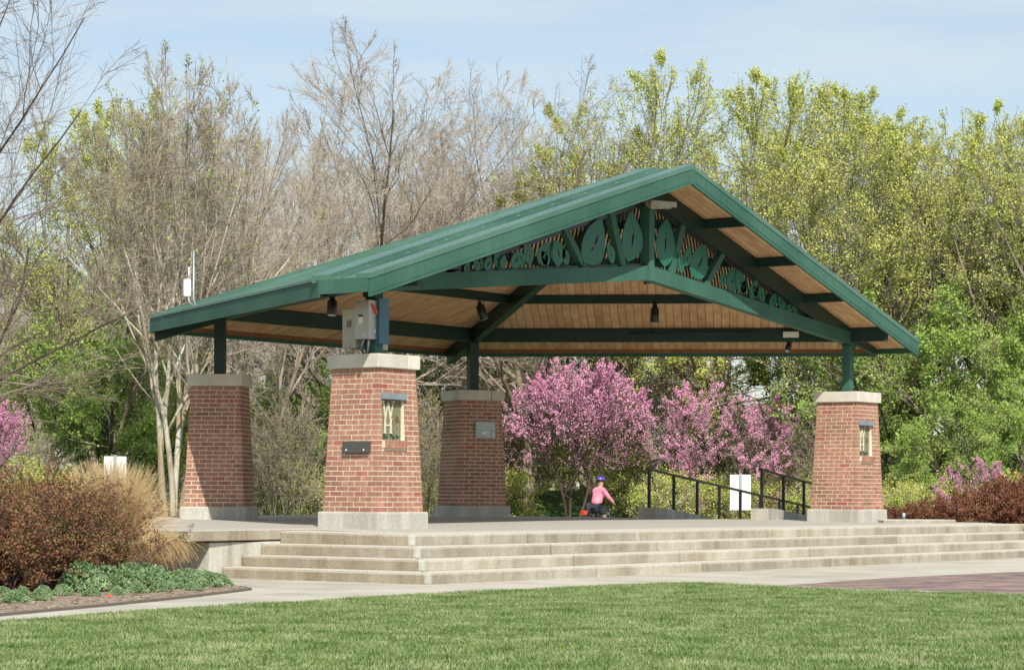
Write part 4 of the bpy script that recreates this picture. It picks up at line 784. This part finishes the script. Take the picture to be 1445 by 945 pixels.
def spawn(P, Rr, m, rng, lo, hi, ang, ang_sd, lr, K, wob, trop, rr=0.6, ends=True, shrink=0.5, taper=0.35, env=None, reach=False):
    n, KK, _ = P.shape
    u = lo + (hi - lo) * (np.arange(m)[None] + rng.random((n, m))) / m
    if ends: u[:, -1] = 0.97
    f = u * (KK - 1); i = np.clip(f.astype(int), 0, KK - 2); w = (f - i)[..., None]; idx = np.arange(n)[:, None]
    A, B = P[idx, i], P[idx, i + 1]; p0 = (A * (1 - w) + B * w).reshape(-1, 3); tan = unit(B - A).reshape(-1, 3)
    rp = (Rr[idx, i] * (1 - w[..., 0]) + Rr[idx, i + 1] * w[..., 0]).ravel()
    q = rng.normal(size=tan.shape); q -= tan * (q * tan).sum(1)[:, None]; q = unit(q)
    a = (ang + ang_sd * rng.normal(size=len(tan)))
    if reach: a *= np.clip(1.25 - 0.6 * u.ravel(), 0.4, 1.3)
    if ends: a.reshape(n, m)[:, -1] *= 0.3
    d0 = tan * np.cos(a)[:, None] + q * np.sin(a)[:, None]
    d0 = unit(d0 + UPV * trop * K * 0.4)
    pl = np.linalg.norm(np.diff(P, axis=1), axis=2).sum(1); ln = (np.repeat(pl, m) * lr * (1 - shrink * u.ravel()) * (0.65 + 0.7 * rng.random(len(tan))))
    ed = env_dist(p0, d0, env)
    ln = ed * (0.72 + 0.33 * rng.random(len(tan))) if reach else np.minimum(ln, ed * (0.8 + 0.4 * rng.random(len(tan))) + 0.04)
    return grow(p0, d0, ln, rp * rr, K, rng, wob, trop * 0.5, taper)
def tubes(P, Rr, ns):
    n, K, _ = P.shape; T_ = np.zeros_like(P); T_[:, 1:-1] = P[:, 2:] - P[:, :-2]; T_[:, 0] = P[:, 1] - P[:, 0]; T_[:, -1] = P[:, -1] - P[:, -2]; T_ = unit(T_)
    ref = np.zeros_like(T_); ref[..., 0] = 1.0; par = np.abs(T_[..., 0]) > 0.9; ref[par] = [0, 1, 0]
    A = unit(np.cross(T_, ref)); B = np.cross(T_, A)
    if ns == 2:
        V = np.stack([P + A * Rr[..., None], P - A * Rr[..., None]], 2)
    else:
        th = np.arange(ns) * 2 * np.pi / ns
        V = P[:, :, None] + (A[:, :, None] * np.cos(th)[None, None, :, None] + B[:, :, None] * np.sin(th)[None, None, :, None]) * Rr[:, :, None, None]
    base = (np.arange(n)[:, None] * K + np.arange(K - 1)[None]).reshape(-1, 1) * ns
    j = np.arange(ns if ns > 2 else 1)[None]; j2 = (j + 1) % ns
    Fq = np.stack([base + j, base + j2, base + ns + j2, base + ns + j], -1).reshape(-1, 4)
    return V.reshape(-1, 3), Fq
def join(parts):
    Vs, Fs, o = [], [], 0
    for V, F in parts: Vs.append(V); Fs.append(F + o); o += len(V)
    return np.concatenate(Vs), np.concatenate(Fs)
def along(P, n, rng, spread=0.03, lo=0.0):       # n random points along random branches
    m, K, _ = P.shape; i = rng.integers(0, m, n); u = (lo + (1 - lo) * rng.random(n)) * (K - 1); j = np.minimum(u.astype(int), K - 2); w = (u - j)[:, None]
    return P[i, j] * (1 - w) + P[i, j + 1] * w + rng.normal(size=(n, 3)) * spread
def make_tree(name, seed, H, stems=1, rad=3.0, base=0.25, bark='bark', twig='twig', leaves=0, leaf_mat_='lf_yel', leaf_size=0.07, fine=5, r0=0.17, lean=0.0, lowb=0.25, vase=0.55, fineshow=False, cnt=(8, 8, 8, 7), leaf_spread=0.05, trop=0.12, cat='tree', label='', tw=0.006, leaf_lo=0.0):
    rng = np.random.default_rng(seed); t = tag(empty(name), label, cat)
    st = np.zeros((stems, 3)); d = np.tile(UPV, (stems, 1)).astype(float)
    env = (np.array([0, 0, H * (1 + base) / 2]), np.array([rad, rad, H * (1 - base) / 2]))
    if stems > 1:
        a = np.arange(stems) * 2 * np.pi / stems + rng.random(stems); st[:, 0] = np.cos(a) * r0 * 1.0; st[:, 1] = np.sin(a) * r0 * 1.0; d[:, 0] = np.cos(a) * lean; d[:, 1] = np.sin(a) * lean
    P0, R0 = grow(st, d + rng.normal(size=d.shape) * 0.03, np.full(stems, H * (0.64 if stems == 1 else 0.74)) * (0.9 + 0.15 * rng.random(stems)), np.full(stems, r0), 12, rng, 0.07, 0.02, 0.06)
    P0[:, 0, 2] -= 0.3; R0[:, 0] *= 1.25
    P1_, R1 = spawn(P0, R0, cnt[0], rng, lowb, 0.95, vase, 0.14, 0.62, 10, 0.07, trop, 0.62, True, 0.45, env=env, reach=True)
    P2_, R2 = spawn(P1_, R1, cnt[1], rng, 0.12, 0.98, 0.6, 0.18, 0.55, 7, 0.10, trop, 0.6, env=env)
    P3_, R3 = spawn(P2_, R2, cnt[2], rng, 0.12, 0.98, 0.62, 0.22, 0.52, 6, 0.11, trop * 0.8, 0.6, env=env)
    P4_, R4 = spawn(P3_, R3, cnt[3], rng, 0.1, 0.98, 0.6, 0.22, 0.55, 4, 0.12, trop * 0.6, 0.65)
    R2 = np.maximum(R2, tw * 1.2); R3 = np.maximum(R3, tw); R4 = np.maximum(R4, tw * 0.7)
    V, F = join([tubes(P0, R0, 9), tubes(P1_, R1, 6)]); mesh_obj('trunk', np_mesh('trunk', V, F, True), M[bark], t)
    P4_, R4 = P4_, R4; parts = [tubes(P2_, R2, 4), tubes(P3_, R3, 3), tubes(P4_, R4, 3 if fineshow else 2)]
    last = P4_
    if fine:
        P5, R5 = spawn(P4_, R4, fine, rng, 0.1, 0.98, 0.6, 0.25, 0.6, 3, 0.15, trop * 0.5, 0.8); R5 = np.full_like(R5, tw * 0.45); parts.append(tubes(P5, R5, 2)); last = P5
    V, F = join(parts); mesh_obj('twigs', np_mesh('twigs', V, F, False), M[twig], t)
    if leaves:
        Q = np.concatenate([along(last, int(leaves * 0.75), rng, leaf_spread, leaf_lo), along(P3_, int(leaves * 0.25), rng, leaf_spread)])
        V, F = diamonds(Q, np.full(len(Q), leaf_size), rng, 0.7, 0.2); mesh_obj('foliage', np_mesh('foliage', V, F), M[leaf_mat_], t)
    return t
GX = gz
def put(o, px, Zd, rz=0, sc=1.0, label=None, group=None, first=False, dz=0.0):
    X = (px - 722.5) / 3433.9 * Zd; loc = at(X, Zd, GX(X, Zd) + dz)
    if first:
        o.location = loc; o.rotation_euler = (0, 0, rz); o.scale = sc if hasattr(sc, '__len__') else (sc, sc, sc)
        if label: o['label'] = label
        if group: o['group'] = group
        return o
    return dup(o, loc, rz, sc, label, group)
# prototypes ---------------------------------------------------------
BA = make_tree('bare_tree', 11, 11.5, 1, rad=5.0, base=0.16, fine=5, r0=0.19, leaves=6000, leaf_mat_='bud', leaf_size=0.028, vase=0.88, trop=0.02, lowb=0.16, cnt=(17, 10, 8, 6), tw=0.0046, label='tall bare grey tree rising highest behind the left slope of the roof')
BB = make_tree('bare_tree', 23, 10.5, 3, rad=4.0, base=0.12, fine=5, tw=0.0048, r0=0.11, lean=0.2, leaves=6000, leaf_mat_='bud', leaf_size=0.028, lowb=0.22, vase=0.5, trop=0.03, cnt=(7, 7, 7, 6), label='bare many-stemmed tree')
LA = make_tree('budding_tree', 31, 11.0, 1, rad=4.6, base=0.14, fine=0, r0=0.19, leaves=72000, leaf_size=0.051, vase=0.7, trop=0.03, lowb=0.16, cnt=(15, 9, 8, 5), leaf_mat_='lf_yel', twig='leaftwig', leaf_spread=0.05, label='leafing tree')
LB = make_tree('budding_tree', 47, 10.5, 3, rad=4.6, base=0.10, fine=0, r0=0.13, lean=0.22, leaves=62000, leaf_size=0.051, vase=0.6, trop=0.03, leaf_mat_='lf_yel', lowb=0.18, cnt=(8, 8, 7, 6), twig='leaftwig', leaf_spread=0.05, label='leafing tree')
GA = make_tree('green_tree', 53, 6.4, 2, rad=3.6, base=0.04, fine=0, r0=0.10, lean=0.3, leaves=36000, leaf_size=0.075, vase=1.0, lowb=0.1, leaf_mat_='lf_grn', cnt=(10, 7, 7, 5), bark='darkbark', leaf_spread=0.07, trop=0.0, label='green tree')
SY = make_tree('pale_trunk_tree', 61, 9.4, 6, rad=2.6, base=0.2, fine=4, r0=0.075, lean=0.13, leaves=3500, leaf_mat_='lf_grn', leaf_size=0.055, bark='palebark', lowb=0.3, cnt=(6, 6, 7, 6), vase=0.5, trop=0.03, tw=0.005, label='pale multi-trunked tree with peeling bark behind the back left pier')
NT = make_tree('bare_tree', 39, 9.6, 1, rad=4.6, base=0.1, fine=3, r0=0.085, leaves=1500, leaf_mat_='bud', leaf_size=0.018, vase=0.95, trop=0.03, lowb=0.15, cnt=(22, 9, 7, 5), tw=0.004, twig='neartwig', bark='darkbark', label='near bare tree at the left edge with dark twigs against the sky')
RB = make_tree('redbud_tree', 71, 3.9, 3, rad=1.95, base=0.2, fine=0, r0=0.04, lean=0.25, leaves=52000, leaf_mat_='blossom', leaf_size=0.028, lowb=0.32, vase=0.75, cnt=(9, 8, 6, 5), bark='darkbark', twig='darkbark', leaf_spread=0.010, trop=0.03, tw=0.004, label='pink flowering redbud')
RC = make_tree('redbud_tree', 83, 3.7, 2, rad=1.9, base=0.22, fine=0, r0=0.045, lean=0.35, leaves=20000, leaf_mat_='blossom', leaf_size=0.029, lowb=0.3, vase=0.85, cnt=(7, 6, 6, 4), bark='darkbark', twig='neartwig', leaf_spread=0.018, trop=0.02, tw=0.004, label='pink flowering redbud')
BU = make_tree('green_bush', 91, 2.2, 6, rad=1.4, base=-0.1, fine=0, r0=0.016, lean=0.5, leaves=8000, leaf_mat_='lf_yel', leaf_size=0.05, lowb=0.05, vase=0.9, cnt=(5, 6, 5, 4), leaf_spread=0.07, trop=0.02, cat='bush', tw=0.004, label='leafy bush')
TH = make_tree('bare_thicket', 97, 3.4, 8, rad=1.9, base=-0.1, fine=2, r0=0.022, lean=0.4, leaves=5000, leaf_mat_='lf_olv', leaf_size=0.04, lowb=0.08, vase=0.7, cnt=(5, 6, 5, 4), trop=0.02, cat='bush', tw=0.005, label='tangled thicket')
# where things stand, for the labels
MARKS = [(0, 'at the left edge of the view'), (90, 'behind the left bed'), (190, 'behind the left white sign'), (255, 'left of the back left pier'), (350, 'behind the back left pier'), (465, 'between the two left piers'), (600, 'behind the front left pier'), (720, 'behind the shaded back pier'), (800, 'right of the shaded back pier'), (890, 'behind the rider'), (1000, 'behind the left railing'), (1065, 'behind the right white sign'), (1140, 'behind the right railing'), (1250, 'behind the right front pier'), (1350, 'right of the right front pier'), (1430, 'behind the rust hedge'), (9999, 'at the right edge of the view')]
def mark(px): return [t for a, t in MARKS if px <= a][0] if px <= 9999 else ''
def rows(kind, word, group, spots, first=None):
    """a run of alike plants; each label names the landmark and, where two share one, the nearer and the farther"""
    by = {}
    for q in spots: by.setdefault(mark(q[0]), []).append(q)
    n = 0
    for i, q in enumerate(spots):
        m = mark(q[0]); mates = sorted(by[m], key=lambda v: v[1]); r = mates.index(q)
        pre = '' if len(mates) == 1 else (['nearer ', 'farther '] if len(mates) == 2 else ['nearest ', 'middle ', 'farthest '] if len(mates) == 3 else ['nearest ', 'second nearest ', 'second farthest ', 'farthest '])[r]
        put(kind, q[0], q[1], i * 1.7 + q[1], q[2], (pre + word + ' ' + m).strip(), group, first is not None and i == 0)
put(BA, 528, 60, 0.6, (1.2, 1.2, 1.12), None, None, True)
put(BB, 335, 56, 1.0, (.86, .86, .98), 'bare grey many-stemmed tree rising right of the pale peeling trunks', None, True)
put(LA, 1075, 64, 1.6, 1.08, 'tall yellow-green leafing tree behind the right slope of the roof', None, True)
put(LB, 1235, 61, 0.8, 1.0, 'wide yellow-green leafing tree above the right end of the roof', None, True)
put(GA, 150, 56, 0.2, 0.9, 'dark-limbed green tree left of the pale trunks, over the left white sign', None, True)
put(SY, 243, 50, 0.4, (1.0, 1.0, 1.1), None, None, True)
put(NT, -165, 34, 2.9, 1.0, None, None, True)
put(RB, 806, 60, 0.3, (1.08, 1.08, 1.17), 'large full pink flowering redbud left of the rider', None, True)
put(RC, 985, 60, 0.6, (1.0, 1.0, 1.08), 'loose pink redbud behind the left railing', None, True)
put(BA, 745, 63, 2.2, (0.9, 0.9, 1.12), 'bare tree behind the upper roof, left of the ridge')
put(BB, 640, 66, 2.9, .95, 'bare tree just right of the tallest bare tree')
put(BB, 415, 64, 4.0, (.9, .9, 1.05), 'bare tree just left of the tallest bare tree')
put(LA, 935, 64, 1.9, (0.95, 0.95, 1.12), 'slender yellow-green tree rising just left of the roof ridge')
put(LA, 1385, 63, 3.3, (0.95, 0.95, 1.0), 'yellow-green leafing tree near the right edge')
put(LB, 1150, 70, 2.6, 1.12, 'farther yellow-green tree between the two biggest ones')
put(LB, 1490, 58, 4.4, (.9, .9, 1.0), 'leafing tree cut by the right edge of the photo')
put(LB, 165, 57, 5.2, (.88, .88, .98), 'olive-green leafing tree whose top shows left of the pale trunks')
put(RC, 1378, 49, 2.0, (.42, .42, .45), 'small pink redbud above the rust hedge at the right', dz=0.35)
put(RC, 1078, 59, 3.6, (.98, .98, 0.98), 'pink redbud behind the right railing, rightmost of the group under the roof')
put(RB, -25, 44, 2.0, (.5, .5, .62), 'pink redbud branches reaching in at the left edge', dz=0.55)
rows(BB, 'bare many-stemmed tree', 'bare trees filling the woodland', [(240, 72, .8), (595, 74, 1.0), (985, 78, 1.0), (1450, 74, .9), (10, 66, .7), (840, 66, 1.02), (700, 76, 1.1)])
rows(LA, 'leafing tall tree', 'leafing trees filling the woodland', [(390, 80, .72), (1310, 74, .95), (800, 80, .8), (180, 86, .8), (60, 70, .62)])
rows(GA, 'dense fresh-green tree', 'fresh green trees low in the woodland', [(30, 58, .8), (430, 60, .72), (385, 66, .7), (620, 66, .6), (1290, 57, .95), (1390, 59, 1.0), (1480, 56, .9), (1190, 66, .9), (1340, 66, 1.2), (940, 74, .75), (250, 66, .75), (690, 76, .7), (1350, 54, .55), (1440, 53, .6), (560, 68, .75), (75, 62, .85), (205, 60, .75), (135, 66, .95)])
rows(BU, 'leafy green bush', 'green understory bushes behind the stage', [(700, 62, .9), (750, 70, 1.1), (905, 66, .95), (955, 58, .85), (1005, 60, .8), (1060, 58, .75), (1095, 59, .8), (1130, 60, 1.0), (1175, 56, .8), (640, 60, .8), (1262, 51, .7), (1310, 52, .75), (1460, 51, .85), (10, 50, .9), (75, 47, .75), (120, 52, .8), (205, 56, .8), (385, 60, .9), (445, 57, .9), (600, 64, 1.0), (1230, 56, .8), (1060, 68, 1.3), (795, 78, 1.1), (840, 80, 1.2), (880, 78, 1.2), (760, 80, 1.2)], None if False else 1)
rows(TH, 'tangled bare thicket', 'bare thickets at the woodland edge', [(400, 55, .95), (350, 57, .7), (615, 58, .95), (690, 66, 1.2), (765, 72, 1.2), (910, 70, 1.2), (965, 66, 1.2), (1070, 64, 1.1), (1160, 58, .9), (270, 54, .5), (30, 52, .75), (1245, 62, 1.1), (520, 62, 1.3)], 1)
def far_wood():
    rng = np.random.default_rng(77); n = 42000; X = rng.uniform(-110, 110, n); Zd = rng.uniform(126, 136, n); top = 3.6 + 0.9 * np.sin(X * .7) + 0.6 * np.sin(X * 1.9 + 1)
    z = 0.2 + top * rng.random(n) ** 1.2; P = np.stack([CAMP.x + RGT.x * X + FWD.x * Zd, CAMP.y + RGT.y * X + FWD.y * Zd, z], 1); V, F = diamonds(P, np.full(n, 0.55), rng, 0.7)
    tag(mesh_obj('distant_wood', np_mesh('distant_wood', V, F), M['lf_olv']), 'low distant wood seen between the trunks behind the stage', 'wood', kind='stuff')
far_wood()
# ------------------------------------------------------------------ near shrubs, hedge, grasses, ground cover
def shrub(name, seed, rx, ry, h, nl, mat, size, label, cat='shrub', nst=60, tw='darkbark'):
    rng = np.random.default_rng(seed); t = tag(empty(name), label, cat)
    a = rng.random(nst) * 2 * np.pi; r = np.sqrt(rng.random(nst)); p0 = np.stack([np.cos(a) * r * rx * .45, np.sin(a) * r * ry * .45, np.zeros(nst) - 0.05], 1)
    d = np.stack([np.cos(a) * r * rx / h * 1.0, np.sin(a) * r * ry / h * 1.0, np.ones(nst)], 1)
    P, Rr = grow(p0, d, h * (0.85 + 0.35 * rng.random(nst)) * np.sqrt(1 + 0.35 * (r ** 2)), np.full(nst, 0.012), 8, rng, 0.16, 0.02)
    P2_, R2 = spawn(P, Rr, 9, rng, 0.15, 0.98, 0.7, 0.3, 0.45, 5, 0.2, -0.02, 0.6); P3_, R3 = spawn(P2_, R2, 6, rng, 0.1, 0.98, 0.7, 0.3, 0.5, 3, 0.2, 0, 0.7)
    V, F = join([tubes(P, Rr, 4), tubes(P2_, np.maximum(R2, .003), 3), tubes(P3_, np.maximum(R3, .0025), 2)]); mesh_obj('stems', np_mesh('stems', V, F), M[tw], t)
    Q = np.concatenate([along(P3_, int(nl * .8), rng, 0.02), along(P2_, int(nl * .2), rng, 0.03)]); V, F = diamonds(Q, np.full(len(Q), size), rng, 0.75, 0.3); mesh_obj('foliage', np_mesh('foliage', V, F), M[mat], t)
    return t
def putg(o, px, Zd, z, rz=0, sc=1.0, label=None, group=None, first=False):
    loc = pxat(px, Zd, z)
    if first:
        o.location = loc; o.rotation_euler = (0, 0, rz); o.scale = sc if hasattr(sc, '__len__') else (sc,) * 3
        if label: o['label'] = label
        if group: o['group'] = group
        return o
    return dup(o, loc, rz, sc, label, group)
SH = shrub('barberry_shrub', 5, 0.9, 0.9, 1.0, 42000, 'barb', 0.026, 'red-brown barberry shrub')
SG = 'red-brown shrubs in the left bed'
putg(SH, 78, 26.6, -0.58, 0, (.82, .82, .86), 'red-brown shrub at the right end of the left bed, beside the tan grass', SG, True)
putg(SH, 0, 25.6, -0.58, 2.0, (1.0, 1.0, .98), 'red-brown shrub cut by the left edge of the photo', SG)
putg(SH, 45, 27.6, -0.58, 4.0, (.95, .95, 1.02), 'tallest red-brown shrub, behind the other two', SG)
HD = shrub('rust_hedge_shrub', 15, 0.9, 0.8, 0.75, 30000, 'barbred', 0.032, 'rust hedge shrub')
hl = ['rust-red hedge shrub next to the right front pier', 'rust-red hedge shrub behind the drink can', 'rust-red hedge shrub second from the right edge', 'rust-red hedge shrub at the right edge', 'rust-red hedge shrub filling the back of the row at the right', 'rust-red hedge shrub between the can and the right edge']
for i, (px, Zd, s, sz) in enumerate([(1262, 46.5, .8, .62), (1318, 46.3, .9, .8), (1408, 46, 1.0, 1.1), (1462, 45.6, 1.1, 1.3), (1440, 47.5, 1.0, 1.35), (1362, 46.2, .95, .95)]):
    putg(HD, px, Zd, -0.35, i * 1.9, (s, s, sz), hl[i], 'rust-red hedge right of the pavilion', i == 0)
def grass_clump(seed, n, h, label):
    rng = np.random.default_rng(seed); t = tag(empty('ornamental_grass'), label, 'ornamental grass')
    a = rng.random(n) * 2 * np.pi; r = rng.random(n) ** 1.3; p0 = np.stack([np.cos(a) * r * .16, np.sin(a) * r * .16, np.zeros(n)], 1)
    d = np.stack([np.cos(a) * (0.05 + r * .17), np.sin(a) * (0.05 + r * .17), np.ones(n)], 1); K = 7
    P = np.zeros((n, K, 3)); P[:, 0] = p0; dd = unit(d); st = (h * (0.55 + 0.5 * rng.random(n)) / (K - 1))[:, None]; fall = (0.03 + 0.18 * rng.random(n) ** 4)[:, None]
    for j in range(1, K):
        P[:, j] = P[:, j - 1] + dd * st; dd = unit(dd + np.stack([np.cos(a), np.sin(a), np.zeros(n)], 1) * fall * 0.4 * j - UPV * fall * 0.5 * j + rng.normal(size=(n, 3)) * 0.03)
    Rr = np.full((n, K), 0.0035) * np.linspace(1, .4, K)[None]; V, F = tubes(P, Rr, 2); mesh_obj('blades', np_mesh('blades', V, F), M['straw'], t); return t
OG = grass_clump(3, 2200, 1.5, 'grass')
OGg = 'clumps of dry tan ornamental grass'
putg(OG, 172, 29.0, -0.58, 0, (.75, .75, .92), 'dry tan ornamental grass clump nearest the stage slab', OGg, True)
putg(OG, 148, 29.8, -0.58, 1.0, (.75, .75, .95), 'dry tan grass clump in front of the left white sign', OGg)
putg(OG, 192, 31.5, -0.58, 2.4, 0.8, 'dry tan grass clump touching the back left pier', OGg)
def floppy():                                     # bent over blades at the slab's corner
    rng = np.random.default_rng(8); n = 420; K = 8; c = pxat(196, 28.0, -0.58); p0 = np.array(c)[None] + rng.normal(size=(n, 3)) * [0.14, 0.14, 0.0] + [0, 0, 0.45]
    d = np.tile(np.array(RGT), (n, 1)) * (0.25 + 0.6 * rng.random((n, 1))) + UPV * 0.35 + rng.normal(size=(n, 3)) * 0.18; P = np.zeros((n, K, 3)); P[:, 0] = p0; dd = unit(d)
    for j in range(1, K): P[:, j] = P[:, j - 1] + dd * (0.05 + 0.035 * rng.random((n, 1))); dd = unit(dd - UPV * (0.28 + 0.1 * rng.random((n, 1))))
    P[:, :, 2] = np.maximum(P[:, :, 2], -0.55); V, F = tubes(P, np.full((n, K), 0.003), 2)
    tag(mesh_obj('fallen_grass', np_mesh('fallen_grass', V, F), M['straw']), 'dry tan grass blades flopped over beside the dark recess under the stage slab', 'ornamental grass')
floppy()
def mound(seed, label):
    rng = np.random.default_rng(seed); t = tag(empty('ground_cover_plant'), label, 'plant'); n = 230; a = rng.random(n) * 2 * np.pi; r = np.sqrt(rng.random(n)); hh = 0.20 * (1 - r ** 2) * (0.8 + 0.4 * rng.random(n)) + 0.01
    C = np.stack([np.cos(a) * r * .26, np.sin(a) * r * .26, hh], 1)
    V, F = tubes(np.stack([C * [0.5, 0.5, 0] + [0, 0, -.01], C * [0.85, 0.85, 0.55], C], 1), np.full((n, 3), .004), 3); mesh_obj('stems', np_mesh('stems', V, F), M['sedum'], t)
    Q = np.repeat(C, 16, 0) + rng.normal(size=(n * 16, 3)) * [0.012, 0.012, 0.008]; V, F = diamonds(Q, np.full(len(Q), 0.032), rng, 0.6, 0.9); mesh_obj('foliage', np_mesh('foliage', V, F), M['sedum'], t); return t
MO = mound(9, 'mound')
MG = 'blue-green leafy clumps at the edge of the mulch bed'
spots = [(118, 25.6, 1.1, 1.25), (152, 26.0, .95, 1.05), (184, 26.3, 1.0, 1.1), (218, 26.4, .9, .95), (248, 26.6, .75, .75), (270, 26.9, .8, .8), (292, 27.0, .75, .7), (309, 27.4, .6, .55), (228, 25.7, .5, .5), (195, 25.3, .45, .45), (88, 24.6, .4, .45), (58, 23.5, .45, .45), (22, 22.9, .5, .45), (62, 24.6, .4, .4), (130, 24.5, .4, .35), (165, 24.8, .35, .3), (275, 26.1, .4, .32), (5, 24.2, .45, .4), (32, 24.4, .35, .4), (205, 27.2, .9, 1.0)]
ORD = ['first', 'second', 'third', 'fourth', 'fifth', 'sixth', 'seventh', 'eighth', 'ninth', 'tenth', 'eleventh', 'twelfth', 'thirteenth', 'fourteenth']
big = sorted([q for q in spots if q[2] >= .7]); sml = sorted([q for q in spots if q[2] < .7])
for i, q in enumerate(spots):
    px, Zd, sx, sz = q; lst, w_ = (big, 'large') if q in big else (sml, 'small')
    putg(MO, px, Zd, -0.578, i * 1.1, (sx, sx, sz), ORD[lst.index(q)] + ' from the left of the ' + w_ + ' blue-green clumps at the mulch bed edge', MG, i == 0)
# litter on the bed
for (px, Zd, c, lb) in ((156, 24.0, 'red', 'small red scrap of litter on the mulch'),):
    b = MB(); b.hexa((-0.02, 0, 0), (0.015, -0.006, 0.003), (0.02, 0.01, 0.03), (-0.014, 0.014, 0.022), (0.0, 0.004, 0.003)); o = b.build('litter_scrap', M[c]); o.location = pxat(px, Zd, -0.568); tag(o, lb, 'litter')
